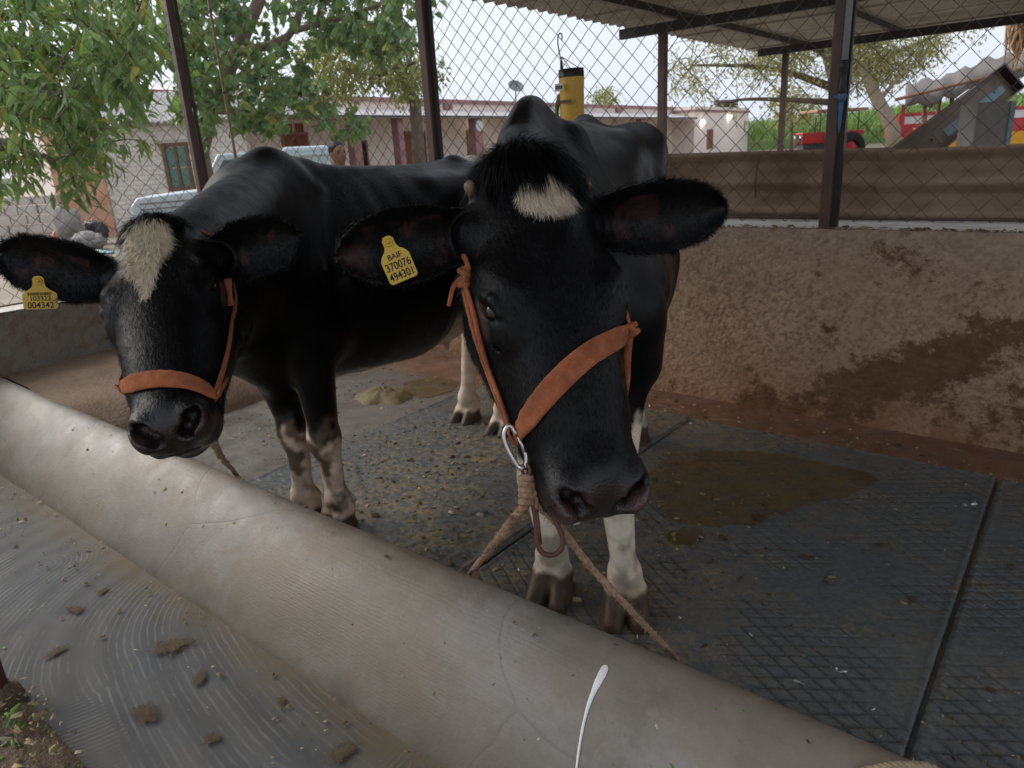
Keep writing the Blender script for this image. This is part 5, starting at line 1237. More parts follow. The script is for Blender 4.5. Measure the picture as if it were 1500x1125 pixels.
for b_ in (-.72, .72): wheel(2.15, b_, .68, .19); wheel(.55, b_*.9, .36, .1)
MB().tube([tg.p(1.55, 0, 1.35)+[0, 0, X_[2]]-X_, tg.p(1.72, 0, 1.62)+[0, 0, X_[2]]-X_], .02, 6).build('steering_column', M_DARK, tx, True); MB().tube([tg.p(.8, .2, 1.4)+[0, 0, X_[2]]-X_, tg.p(.8, .2, 2.0)+[0, 0, X_[2]]-X_], .03, 8).build('exhaust', M_DARK, tx, True)
# dry thatch bundle hanging at the right edge
th_ = at(1530, 15, 10.5); tt = empty('thatch_bundle', th_, 0, 'bundle of dry brown thatch hanging at the top right corner', 'thatch'); mb = MB(); g = np.random.default_rng(4)
for k in range(260):
    a_ = g.normal(0, .14, 3); a_[2] *= .6; e_ = a_*1.5+np.array((0, 0, -g.uniform(.35, .8)))+g.normal(0, .1, 3)*[1, 1, .3]; e_[0] = max(e_[0], -.4)
    mb.tube([a_, (a_+e_)/2+g.normal(0, .05, 3), e_], [.022, .02, .004], 3, False)
mb.build('straw', plain('dry_thatch', (.30, .19, .10), .9, .4, 20, .2), tt)['kind'] = 'stuff'; MB().tube([(0, 0, -.05), (0, 0, 1.6)], .01, 6).build('cord', M_DARK, tt, True)

# pickup truck behind the second cow
tk = Plane(plan(180, 11.5), plan(500, 12.4)); k_ = empty('pickup_truck', tk.p(tk.L*.5, 0, -.16), 0, 'pale blue-white pickup truck parked behind the second cow', 'truck'); K0 = np.array(k_.location)
M_TRK = plain('truck_paint', (.50, .57, .60), .35, .08, 4, .03, spec=.5); _t = NT('truck_glass'); _t.bs(Base_Color=(.10, .13, .14), Roughness=.08, Specular_IOR_Level=.6); M_TGL = _t.m
def kb_(name, mat, poly, b0, b1, parent=k_, bev=.03):
    mb = MB(); n_ = len(poly); V = [tk.p(a, b_, z)-K0 for b_ in (b0, b1) for a, z in poly]; mb.add(V, [tuple(range(n_-1, -1, -1)), tuple(range(n_, 2*n_))]+[(i, (i+1) % n_, n_+(i+1) % n_, n_+i) for i in range(n_)]); return mb.build(name, mat, parent, bevel=bev)
L_ = tk.L; zh = tk.hit(230, 283)[1]; zc_ = tk.hit(310, 226)[1]; zb_ = tk.hit(448, 214)[1]
a1_ = tk.hit(292, 250)[0]; a2_ = tk.hit(318, 228)[0]; a3_ = tk.hit(405, 225)[0]; a4_ = tk.hit(413, 220)[0]; a5_ = tk.hit(482, 220)[0]
kb_('body', M_TRK, [(0, .25), (L_, .25), (L_, zh-.02), (a3_, zh), (a1_-.1, zh), (.12, zh-.06), (0, zh-.2)], -1.6, 0)
cab = kb_('cab', M_TRK, [(a1_-.05, zh-.02), (a3_, zh-.02), (a3_, zc_), (a2_, zc_)], -1.52, -.08)
kb_('windscreen', M_TGL, [(a1_-.052, zh+.05), (a1_-.032, zh+.05), (a2_-.02, zc_-.08), (a2_-.05, zc_-.08)], -1.42, -.2, cab, 0)
kb_('side_window', M_TGL, [(a1_+.12, zh+.06), (a3_-.12, zh+.06), (a3_-.12, zc_-.1), (a2_+.08, zc_-.1)], -.085, -.07, cab, 0)
kb_('load_cover', M_TRK, [(a4_, zh), (a5_, zh), (a5_, zb_), (a4_, zb_)], -1.5, -.05, k_, .06); kb_('cover_rib', M_TRK, [(a4_-.02, zb_-.16), (a5_+.02, zb_-.16), (a5_+.02, zb_-.12), (a4_-.02, zb_-.12)], -1.53, -.02, k_, .01)
for i in range(3): kb_('trim_rib', M_GAL, [(.15, zh-.17-i*.09), (a1_, zh-.15-i*.09), (a1_, zh-.125-i*.09), (.15, zh-.145-i*.09)], 0, .015, k_, 0)
for a_ in (L_*.2, L_*.8):
    for b_ in (-.12, -1.5):
        c = tk.p(a_, b_, 0)-K0; c[2] = .33; Mw = np.array([tk.e, [0, 0, 1.], tk.n]).T; o_ = MB().lathe([(.17, -.1), (.3, -.1), (.33, -.07), (.33, .07), (.3, .13), (.17, .13)], c, 20, Mw).build('wheel', M_TYRE, k_, True); MB().lathe([(0, .12), (.1, .13), (.18, .1), (.18, -.05), (0, -.05)], c, 16, Mw).build('rim', M_GAL, o_, True)
for b_ in (-.3, -1.3): c = tk.p(-.01, b_, zh-.28)-K0; MB().lathe([(0, .03), (.08, .02), (.1, 0)], c, 14, np.array([tk.n, [0, 0, 1.], -tk.e]).T).build('headlight', M_TW, k_, True)

# heap of refuse by the red bay: each sack and scrap on its own
M_SACK = plain('grey_sack', (.24, .22, .20), .85, .3, 9, .7, bdist=.03)
def lump(name, label, cat, px, py, D_, s, mat, seed, group=None):
    gl = np.random.default_rng(seed); p = plan(px, D_); n_u, n_v = 36, 24; V = []
    for j in range(n_v+1):
        for i in range(n_u):
            t_, f_ = math.pi*j/n_v, 2*math.pi*i/n_u; d_ = np.array((math.sin(t_)*math.cos(f_), math.sin(t_)*math.sin(f_), math.cos(t_))); k = 1+.45*(vnoise((d_+seed)[None], 1.6, 2)[0]-.5)-.5*abs(vnoise((d_+seed)[None], 3.1, 3)[0]-.5)-.3*abs(vnoise((d_-seed)[None], 6.5, 2)[0]-.5); V.append(d_*np.array(s)*k+np.array((0, 0, s[2]*.8)))
    idx = np.arange((n_v+1)*n_u).reshape(n_v+1, n_u); i2 = np.roll(idx, -1, 1); q_ = np.stack([idx[:-1], idx[1:], i2[1:], i2[:-1]], -1).reshape(-1, 4)
    o = mesh_np(name, np.array(V), q_, mat, None, True); o.location = (p[0], p[1], p[2]+(py if py < 5 else 0)); return tag(o, label, cat, group)
lump('refuse_sack', 'bulging upright grey sack, tallest of the refuse heap', 'sack', 83, 0, 14.5, (.36, .3, .50), M_SACK, 1, 'refuse heap'); lump('refuse_sack', 'limp grey sack lying against the upright one', 'sack', 106, 0, 13.8, (.42, .3, .22), M_SACK, 2, 'refuse heap')
lump('refuse_sack', 'dark sack behind the refuse heap', 'sack', 122, 0, 15, (.3, .25, .3), M_DARK, 3, 'refuse heap'); lump('plastic_bag', 'red plastic bag in front of the refuse heap', 'bag', 62, 0, 13.4, (.2, .12, .09), plain('red_plastic', (.50, .09, .05), .4), 4, 'refuse heap')
lump('plastic_bag', 'red plastic bag tucked left of the upright sack', 'bag', 64, 0, 14.9, (.14, .12, .22), plain('red_plastic2', (.42, .07, .05), .4), 5, 'refuse heap'); lump('plastic_bag', 'pale blue plastic bag at the left end of the refuse', 'bag', 14, 0, 13.6, (.24, .16, .13), plain('blue_bag', (.35, .5, .55), .5), 6, 'refuse heap')
lump('plastic_wrapper', 'flat green and white wrapper right of the refuse heap', 'wrapper', 116, 0, 13.2, (.34, .16, .04), plain('green_wrap', (.28, .45, .36), .5, .6, 4), 7, 'refuse heap'); lump('plastic_wrapper', 'small blue wrapper at the right end of the refuse', 'wrapper', 136, 0, 13.0, (.10, .08, .03), plain('blue_wrap', (.16, .25, .45), .5), 8, 'refuse heap')

# ------------------------------------------------------------------ the man behind the cows
pp = plan(496, 7.0); pp[2] = -.16; Hm = 1.60
pf = Field((pp[0]-.45, pp[1]-.45, -.18), (pp[0]+.45, pp[1]+.45, 1.5), .011); face = nrm(np.array([CAM_P[0]-pp[0], CAM_P[1]-pp[1], 0])); face = nrm(face+.5*np.array((face[1], -face[0], 0))*-1); sid = np.array((-face[1], face[0], 0))
W_ = lambda f, s, z: pp+face*f+sid*s+np.array((0, 0, z)); Mm = np.array([face, sid, [0, 0, 1.]])
for v in (-1, 1):
    pf.cone(W_(0, v*.085, .86), W_(.01, v*.09, .47), .078, .052, .03); pf.cone(W_(.01, v*.09, .47), W_(-.01, v*.09, .09), .05, .038, .02); pf.cone(W_(-.03, v*.09, .04), W_(.13, v*.10, .035), .042, .034, .02)
    pf.cone(W_(0, v*.175, 1.29), W_(-.02, v*.225, 1.03), .05, .042, .03); pf.cone(W_(-.02, v*.225, 1.03), W_(.05, v*.225, .80), .038, .028, .02); pf.ell(W_(.06, v*.22, .73), (.03, .018, .05), Mm, .02)
    for k in range(4): pf.cone(W_(.035+k*.017, v*.222, .70), W_(.045+k*.018, v*.218, .63-.006*abs(k-1)), .0085, .0075, .004)
    pf.cone(W_(.085, v*.212, .745), W_(.105, v*.2, .69), .009, .008, .006)
pf.ell(W_(0, 0, .92), (.10, .155, .12), Mm, .05); pf.ell(W_(0, 0, 1.17), (.105, .165, .19), Mm, .06); pf.cone(W_(0, 0, 1.30), W_(.005, 0, 1.40), .075, .05, .05, )
hc_ = 1.49; pf.ell(W_(.01, 0, hc_), (.088, .072, .098), Mm, .02); pf.ell(W_(.03, 0, hc_-.06), (.06, .055, .05), Mm, .03); pf.cone(W_(.095, 0, hc_+.01), W_(.108, 0, hc_-.025), .008, .013, .012)
for v in (-1, 1): pf.ell(W_(.088, v*.03, hc_+.012), (.012, .017, .009), Mm, .008, True); pf.ell(W_(0, v*.073, hc_-.01), (.02, .01, .03), Mm, .01); pf.cone(W_(.088, v*.012, hc_+.028), W_(.08, v*.045, hc_+.026), .007, .006, .01)
pf.cone(W_(.088, -.018, hc_-.058), W_(.088, .018, hc_-.058), .008, .008, .006)
w = pf.win(pf.lo, (9, 9, -.1)); 
Vp, Qp = pf.mesh(); Vp = relax(Vp, Qp, 1, .4); zr = Vp[:, 2]-pp[2]; cp = np.tile(np.array([.25, .125, .075]), (len(Vp), 1)); sr = np.abs((Vp-pp)@sid)
cp[(zr < 1.36) & (zr > .9) & ~((sr > .19) & (zr < 1.02))] = (.45, .47, .5); cp[(zr <= .92) & (sr < .17)] = (.06, .06, .075); cp[zr < .08] = (.05, .035, .03)
_t = NT('person_skin_cloth'); _t.bs(Base_Color=_t.vcol(), Roughness=.65); man = mesh_np('person', Vp-pp, Qp, _t.m, None, True, cp); man.location = pp; tag(man, 'dark-haired person in a pale shirt standing behind the second cow', 'person')
hf_ = Field(W_(0, 0, hc_)-.16, W_(0, 0, hc_)+.16, .008); hf_.ell(W_(-.012, 0, hc_+.028), (.092, .081, .09), Mm, .02); hf_.ell(W_(.07, 0, hc_-.03), (.055, .08, .075), Mm, .015, True); hf_.ell(W_(.0, 0, hc_-.1), (.2, .2, .075), Mm, .015, True)
Vh, Qh = hf_.mesh(); Vh += (vnoise(Vh, 90, 2)[:, None]-.5)*.012*nrm((0, 0, 1)); mesh_np('hair', Vh-pp, Qh, plain('black_hair', (.012, .011, .011), .5, .3, 60, .5), man, True)
for v in (-1, 1): MB().lathe([(math.sin(t_)*.011, -math.cos(t_)*.011) for t_ in np.linspace(.02, 3.12, 7)], W_(.083, v*.031, hc_+.012)-pp, 10).build('eye', M_EYE, man, True)

# yellow pouch hanging by a hook on the fence
yb = empty('hanging_pouch', (-2.19, 3.30, 1.35), 0, 'yellow plastic pouch with a black rim hanging on the fence by a hook', 'pouch')
M_YEL = plain('yellow_pouch', (.58, .33, .015), .35, .12, 12, .15, spec=.5); nn_ = 24; V = []; rows = [(-.10, .060, .030), (-.09, .066, .036), (.0, .068, .042), (.10, .068, .045), (.20, .069, .046), (.222, .069, .046)]
def pouch(name, rows, mat, parent=yb):
    V = [(r1*math.cos(2*math.pi*k/nn_), r2*math.sin(2*math.pi*k/nn_)+.004*math.sin(k*1.7+z*30), z) for (z, r1, r2) in rows for k in range(nn_)]; q_ = np.array([(i*nn_+k, i*nn_+(k+1) % nn_, (i+1)*nn_+(k+1) % nn_, (i+1)*nn_+k) for i in range(len(rows)-1) for k in range(nn_)]); o = mesh_np(name, np.array(V), q_, mat, parent, True); o.location = (0, -.03, .02); return o
bodyp = pouch('body', rows, M_YEL); pouch('rim', [(.222, .070, .047), (.262, .070, .047), (.262, .063, .040), (.225, .063, .040)], plain('black_rim', (.02, .02, .022), .5))
MB().box((-.025, -.075, .175), (.05, .004, .036)).build('label', plain('pouch_label', (.65, .63, .58), .5), bodyp)
for k in range(4): MB().box((-.041+k*.011, -.0775, .175), (.007, .002, .018)).build('lettering', M_DARK, bodyp)
MB().box((.0, -.0765, .105), (.09, .003, .016)).build('stripe', plain('brown_stripe', (.12, .07, .03), .5), bodyp)
for x_ in (-.05, .0, .05): MB().tube([(x_, -.03, .28), (-.062, -.02, .345)], .0022, 5).build('cord', M_DARK, yb, True)
MB().tube(spline([(-.066, -.02, .335), (-.075, -.02, .36), (-.083, -.02, .41), (-.08, -.02, .445), (-.066, -.02, .455), (-.056, -.02, .44), (-.06, -.02, .42)], 22), .0035, 7).build('hook', M_DARK, yb, True); MB().tube([(-.066, -.02, .33), (-.066, -.03, .1), (-.06, -.03, .02)], .006, 6).build('strap', plain('green_strap', (.05, .12, .04), .7), yb, True)
MB().tube(spline([(-.075, -.03, .17), (-.095, -.035, .10), (-.08, -.03, .02), (-.058, -.04, .08), (-.07, -.035, .16), (-.09, -.04, .06), (-.07, -.04, .0)], 30), .009, 7).build('rope_coil', plain('green_rope', (.10, .17, .05), .8, .4, 30), yb, True)
# ------------------------------------------------------------------ halters, tags, ropes
def ray_on(bvh, px, py):
    d = Vector(at(px, py, 1)-CAM_P).normalized(); h = bvh.ray_cast(Vector(CAM_P), d)
    return (None, None) if h[0] is None else (np.array(h[0]), np.array(h[1]))
def path_on(c, pix, n, off=.004, rev=False):
    """lay a path on the animal's skin"""
    P = spline(np.array(pix, float), n); out = []; nor = []; last = None
    if rev: P = P[::-1]
    for x, y in P:
        p, q = ray_on(c.bvh, x, y)
        if p is None and last is None: continue
        if p is None or (last is not None and np.linalg.norm(p-last) > .06):
            dep = (last-CAM_P)@_fw
            h = c.bvh.find_nearest(Vector(at(x, y, dep+.006))); p, q = np.array(h[0]), np.array(h[1])
        out.append(p); nor.append(q); last = p
    out, nor = np.array(out), np.array(nor)
    if rev: out, nor = out[::-1].copy(), nor[::-1].copy()
    for _ in range(4): out[1:-1] = (out[:-2]+2*out[1:-1]+out[2:])/4; nor[1:-1] = (nor[:-2]+2*nor[1:-1]+nor[2:])/4
    nor /= np.linalg.norm(nor, axis=1, keepdims=True); return out+nor*off, nor
def ribbon(name, P, N, w, t, mat, parent, fuzz=.0012, seed=0):
    gq = np.random.default_rng(seed); n = len(P); k = 7; V = []; ws = w if hasattr(w, '__len__') else [w]*n; o = np.array(parent.location)
    for i in range(n):
        T_ = nrm(P[min(i+1, n-1)]-P[max(i-1, 0)]); S = nrm(np.cross(T_, N[i])); M_ = np.cross(S, T_)
        for j in range(k):
            f = j/(k-1)*2-1; V.append(P[i]+S*f*ws[i]/2*(1+gq.normal(0, .02))+M_*(t*(1-.5*f**4)+gq.normal(0, fuzz*.4))-o)
        for j in range(k-1, -1, -1):
            f = j/(k-1)*2-1; V.append(P[i]+S*f*ws[i]/2-M_*t*.3-o)
    m_ = 2*k; Q = [(i*m_+j, (i+1)*m_+j, (i+1)*m_+(j+1) % m_, i*m_+(j+1) % m_) for i in range(n-1) for j in range(m_)]+[tuple(range(m_)), tuple(range((n-1)*m_+m_-1, (n-1)*m_-1, -1))]
    return mesh_np(name, np.array(V), Q, mat, parent, True)
def mat_felt():
    t = NT('orange_felt'); p = t.pos(); a = t.noise(p, 55, 4, .7); b = t.noise(p, 420, 3, .7)
    c = t.ramp(a, (.3, (.25, .075, .032)), (.7, (.42, .145, .068))); c = t.mix(t.ramp(t.noise(p, 18, 3), (.48, 0.0), (.66, .6)), c, (.13, .055, .032))
    t.bs(Base_Color=c, Roughness=.95, Specular_IOR_Level=.1); t.b.inputs['Sheen Weight'].default_value = .3; t.b.inputs['Sheen Tint'].default_value = (1, .5, .3, 1); t.bump(t.math('ADD', b, a), .7, .003); return t.m
M_FELT = mat_felt(); M_SIL = plain('zinc_steel', (.50, .49, .46), .32, .2, 40, .1, metal=.9); M_RUSTY = plain('rusted_iron', (.105, .05, .035), .6, .35, 60, .4, metal=.3, bdist=.001)
def mat_rope(name, c1, c2):
    t = NT(name); p = t.pos(); t.bs(Base_Color=t.ramp(t.noise(p, 90, 4, .7), (.3, c1), (.7, c2)), Roughness=.95, Specular_IOR_Level=.1); t.bump(t.noise(p, 300, 3), .6, .002); return t.m
M_ROPE = mat_rope('rope_fibre', (.17, .105, .065), (.40, .27, .18)); M_ROPE2 = mat_rope('pale_rope', (.20, .16, .10), (.42, .34, .22))
def fuzz(name, P, N, n, L, mat, parent, col, seed):
    pass
def rope(name, pts, r, mat, parent, n=110, pitch=.04, hairy=1400, seed=2):
    """three laid strands and loose fibres"""
    P = spline(np.array(pts, float), n); o = np.array(parent.location); s = np.concatenate([[0], np.cumsum(np.linalg.norm(np.diff(P, axis=0), axis=1))])
    t0 = nrm(P[1]-P[0]); x = nrm(np.cross(t0, (0, 0, 1.) if abs(t0[2]) < .9 else (1., 0, 0))); fr = []
    for i in range(n):
        T_ = nrm(P[min(i+1, n-1)]-P[max(i-1, 0)]); x = nrm(x-T_*(x@T_)); fr.append((x.copy(), np.cross(T_, x)))
    for k in range(3):
        Q_ = [P[i]+r*.42*(math.cos(2*math.pi*(s[i]/pitch+k/3))*fr[i][0]+math.sin(2*math.pi*(s[i]/pitch+k/3))*fr[i][1])-o for i in range(n)]
        MB().tube(Q_, [r*.6*(1+.25*(vnoise(np.array([q]), 60, 2)[0]-.5)) for q in Q_], 7).build(name, mat, parent, True)
    gq = np.random.default_rng(seed); i = gq.integers(0, n, hairy); d = gq.normal(0, 1, (hairy, 3)); d /= np.linalg.norm(d, axis=1, keepdims=True); L = gq.uniform(.004, .011, hairy)[:, None]
    a = P[i]+d*r*.8-o; sd_ = gq.normal(0, .00035, (hairy, 3)); V = np.stack([a-sd_, a+sd_, a+d*L], 1).reshape(-1, 3)
    mesh_np('loose_fibres', V, np.arange(3*hairy).reshape(-1, 3), mat, parent)['kind'] = 'stuff'

hA = empty('halter', A.base, 0, 'orange felt halter with a slanting noseband on the near cow', 'halter')
P, N = path_on(A, [(918, 482), (900, 497), (868, 515), (835, 542), (803, 577), (778, 610), (760, 640)], 40, .005, True)
ribbon('noseband', P, N, np.interp(np.linspace(0, 1, len(P)), [0, .12, .5, .85, 1], [.020, .034, .038, .036, .02]), .004, M_FELT, hA)
ring_p = P[-1]
# strap under the chin joins the noseband to itself
hd = A.hd; s = hd.sc; q1 = P[0]; under = [P[-1], hd.pt(.375*s, -.06*s, -.15*s), hd.pt(.36*s, 0, -.185*s), hd.pt(.33*s, .07*s, -.15*s), q1]
U = spline(under, 30); Nn = np.array([nrm(u-hd.pt(.34*s, 0, -.09*s)) for u in U]); ribbon('chin_strap', U+Nn*.006, Nn, .022, .004, M_FELT, hA)
P, N = path_on(A, [(684, 420), (692, 450), (703, 492), (718, 540), (738, 592), (752, 632)], 36, .004)
Sx = np.array([nrm(np.cross(nrm(P[min(i+1, len(P)-1)]-P[max(i-1, 0)]), N[i])) for i in range(len(P))])
for k, (o_, w_) in enumerate(((-.0065, .009), (.0055, .011))): ribbon('cheek_strap', P+Sx*o_+N*.001*k, N, w_, .004, M_FELT, hA, seed=k)
kc = P[0]; mb = MB(); gq = np.random.default_rng(6); hx, hy, hn = nrm(CAM_R), nrm(CAM_U), nrm(CAM_P-kc); kc = kc+hn*.012+hy*.012
def wound(mb, c, r0, rt, turns, ax, seed):
    gl = np.random.default_rng(seed)
    for k in range(turns):
        a_ = gl.uniform(-.6, .6); e1 = nrm(hx*math.cos(a_)+hy*math.sin(a_)); e2 = nrm(hn+e1*gl.uniform(-.3, .3)); off = hy*(k-turns/2+.5)*rt*1.15+hx*gl.normal(0, rt*.3)
        mb.tube([c+off+r0*(math.cos(t_)*e1+math.sin(t_)*e2)-np.array(hA.location) for t_ in np.linspace(0, 2*math.pi, 14)], rt, 7, False)
wound(mb, kc, .0105, .0052, 4, None, 1); mb.build('knot', M_FELT, hA, True)
MB().tube(list(spline([kc-hx*.008, kc-hx*.018-hy*.012+hn*.004, kc-hx*.023-hy*.03, kc-hx*.026-hy*.044], 10)-np.array(hA.location)), list(np.linspace(.0048, .0035, 10)), 7).build('loose_end', M_FELT, hA, True)
tp_ = spline([kc+hy*.012, kc+hy*.03+hx*.004-hn*.008, hd.pt(.06*s, -.10*s, -.16*s), hd.pt(.0*s, -.06*s, -.17*s), hd.pt(-.02*s, 0, -.15*s)], 16); ribbon('poll_strap', tp_, np.array([nrm(q-hd.pt(.1, 0, -.1)) for q in tp_]), .02, .004, M_FELT, hA)
kr = q1+N[0]*.0; kr, _ = ray_on(A.bvh, 914, 480); kr = (kr if kr is not None else q1); mb = MB(); hn2 = nrm(CAM_P-kr)
wound(mb, q1+hx*.004+hn2*.006, .008, .0048, 3, None, 4); mb.build('knot', M_FELT, hA, True)
rr_ = spline([q1+hy*.005, at(915, 455, (q1-CAM_P)@_fw+.015), at(912, 425, (q1-CAM_P)@_fw+.05), hd.pt(.10*s, .11*s, -.16*s), hd.pt(0, .07*s, -.17*s), hd.pt(-.02*s, 0, -.15*s)], 22); ribbon('cheek_strap', rr_, np.array([nrm(q-hd.pt(.15, 0, -.12)) for q in rr_]), .016, .004, M_FELT, hA)
rr_ = spline([q1-hy*.006, at(919, 520, (q1-CAM_P)@_fw+.01), at(917, 560, (q1-CAM_P)@_fw+.015), at(910, 605, (q1-CAM_P)@_fw+.03)], 14); ribbon('loose_end', rr_, np.array([hn2]*14), .013, .004, M_FELT, hA)

# snap hooks and tether of the near cow
D0 = (ring_p-CAM_P)@_fw-.012
def px3(pts, D_): return [at(x, y, D_ if not hasattr(D_, '__len__') else D_[i]) for i, (x, y) in enumerate(pts)]
sh_ = empty('snap_hook', at(758, 660, D0), 0, 'shiny steel snap hook clipped to the near halter', 'hook'); o_ = np.array(sh_.location)
MB().tube(spline([p-o_ for p in px3([(757, 637), (748, 624), (741, 628), (738, 640), (744, 658), (754, 676), (762, 686), (769, 684), (771, 674), (770, 662)], D0)], 40), .0036, 10).build('frame', M_SIL, sh_, True)
MB().tube([p-o_ for p in px3([(759, 640), (765, 652), (770, 668)], D0)], .0028, 8).build('gate', M_SIL, sh_, True)
MB().lathe([(0, -.004), (.0055, -.003), (.0055, .003), (0, .004)], at(764, 685, D0-.004)-o_, 10).build('rivet', M_SIL, sh_, True)
rg = empty('iron_ring', at(771, 690, D0), 0, 'small rusty ring between the snap hook and the tether', 'ring'); o_ = np.array(rg.location)
MB().tube([np.array(o_*0)+.011*(math.cos(t_)*nrm(CAM_R*.5-_fw*.8)+math.sin(t_)*nrm(CAM_U)) for t_ in np.linspace(0, 2*math.pi, 24)], .003, 8, False).build('loop', M_RUSTY, rg, True)
bh = empty('snap_hook', at(803, 775, D0), 0, 'large rusty snap hook hanging below the muzzle of the near cow', 'hook'); o_ = np.array(bh.location)
MB().tube(spline([p-o_ for p in px3([(781, 738), (785, 765), (787, 795), (795, 810), (810, 813), (822, 804), (824, 788), (815, 765), (802, 742), (792, 727), (783, 728), (780, 740)], D0+.004)], 50), .0042, 10).build('frame', M_RUSTY, bh, True)
MB().tube([p-o_ for p in px3([(786, 745), (789, 770), (792, 797)], D0+.002)], .0026, 8).build('gate', M_RUSTY, bh, True)
def at_Y(px, py, Y): r_ = at(px, py, 1)-CAM_P; return CAM_P+r_*(Y/r_[1])
tA = empty('tether_rope', at(772, 720, D0), 0, 'frayed brown tether rope running from the near halter to the kerb', 'rope')
K_ = [at(772, 697, D0), at(776, 715, D0-.004), at(773, 735, D0)]
rope('strand', [K_[0], K_[1], K_[2], at(755, 755, D0+.02), at(725, 795, D0+.07), at_Y(690, 838, 1.19), at_Y(672, 868, 1.185)], .0072, M_ROPE, tA)
rope('strand', [K_[0]+.002, K_[1]+hx*.006, at(786, 738, D0), at(815, 765, D0+.02), at(862, 826, D0+.07), at(925, 895, D0+.12), at_Y(985, 957, 1.19), at_Y(1005, 985, 1.185)], .0068, M_ROPE, tA, seed=5)
mb = MB(); c_ = at(772, 718, D0); 
for k in range(5):
    mb.tube([c_+hy*(.018-k*.009)+.009*(math.cos(t_)*hx+math.sin(t_)*nrm(-_fw+.2*hy))-np.array(tA.location) for t_ in np.linspace(0, 2*math.pi, 14)], .0062, 7, False)
mb.build('knot', M_ROPE, tA, True)

# halter and tether of the second cow
hB = empty('halter', B.base, 0, 'orange felt halter with a level noseband on the second cow', 'halter')
P, N = path_on(B, [(168, 572), (185, 566), (212, 559), (240, 557), (268, 560), (292, 568), (311, 580)], 40, .005); ribbon('noseband', P, N, np.interp(np.linspace(0, 1, len(P)), [0, .1, .5, .9, 1], [.024, .032, .034, .032, .024]), .004, M_FELT, hB)
hd2 = B.hd; s2 = hd2.sc; U = spline([P[-1], hd2.pt(.34*s2, .06*s2, -.16*s2), hd2.pt(.36*s2, 0, -.185*s2), hd2.pt(.37*s2, -.06*s2, -.15*s2), P[0]], 30); Nn = np.array([nrm(u-hd2.pt(.34*s2, 0, -.09*s2)) for u in U]); ribbon('chin_strap', U+Nn*.006, Nn, .022, .004, M_FELT, hB)
e1, e2 = P[0].copy(), P[-1].copy()
for side, e_ in ((-1, e1), (1, e2)):
    t3 = spline([e_, hd2.pt(.30*s2, side*.093*s2, -.105*s2), hd2.pt(.20*s2, side*.112*s2, -.135*s2), hd2.pt(.10*s2, side*.10*s2, -.17*s2), hd2.pt(0, side*.06*s2, -.16*s2), hd2.pt(-.02*s2, 0, -.14*s2)], 40); out = []
    for q in t3:      # press the strap onto the skin
        h = B.bvh.find_nearest(Vector(q)); out.append(np.array(h[0])+np.array(h[1])*.004)
    out = np.array(out)
    for _ in range(5): out[1:-1] = (out[:-2]+2*out[1:-1]+out[2:])/4
    ribbon('cheek_strap', out, np.array([nrm(q-hd2.pt(.2, 0, -.1)) for q in out]), .015, .004, M_FELT, hB)
lp = np.array(B.bvh.find_nearest(Vector(at(338, 432, 1.42)))[0]); l3 = spline([lp+hy*.03, lp+hx*.005+hn*.012, lp+hx*.009-hy*.022+hn*.01], 10); ribbon('loose_end', l3, np.array([hn]*10), .016, .004, M_FELT, hB)
tB = empty('tether_rope', at(330, 675, 1.3), 0, 'pale twisted tether rope below the muzzle of the second cow', 'rope'); cc = hd2.pt(.37*s2, .03*s2, -.19*s2)
rope('strand', [cc, (cc+at(318, 660, 1.42))/2, at(318, 660, 1.42), at_Y(342, 690, 1.20), at_Y(360, 712, 1.19), at_Y(366, 730, 1.185)], .0085, M_ROPE2, tB, 70, .03, 300)
lt_ = empty('rope_end', on_kerb(1330, 1119)[0], 0, 'bit of pale rope lying on the kerb at the bottom right', 'rope'); o_ = np.array(lt_.location)
rp_ = [];
for q in ((1235, 1146), (1265, 1134), (1300, 1127), (1330, 1126), (1360, 1130), (1390, 1146)):
    p_, n_ = on_kerb(*q); rp_.append((p_+n_*.006) if p_ is not None else o_)
rope('strand', rp_, .008, M_ROPE2, lt_, 60, .028, 200)

# ear tags
M_TAG = plain('tag_plastic', (.56, .38, .04), .4, .12, 60, .12, spec=.45, dirt=(.28, .17, .03), dirt_amt=.5); M_INK = plain('tag_ink', (.012, .011, .01), .6, .1, 10, 0)
def text_mesh(txt, size, parent, M, c, name='lettering', sx=1.0):
    cu = bpy.data.curves.new('t', 'FONT'); cu.body = txt; cu.size = size; cu.align_x = 'CENTER'; cu.extrude = .0003; cu.offset = size*.012; to = bpy.data.objects.new('t', cu); COL.objects.link(to)
    dg = bpy.context.evaluated_depsgraph_get(); me = bpy.data.meshes.new_from_object(to.evaluated_get(dg)); bpy.data.objects.remove(to); bpy.data.curves.remove(cu)
    V = np.array([v.co[:] for v in me.vertices]); V[:, 0] *= sx; V = V@M.T+c
    for v, p in zip(me.vertices, V): v.co = p
    me.materials.clear(); me.materials.append(M_INK); o = bpy.data.objects.new(name, me); link(o, parent); return o
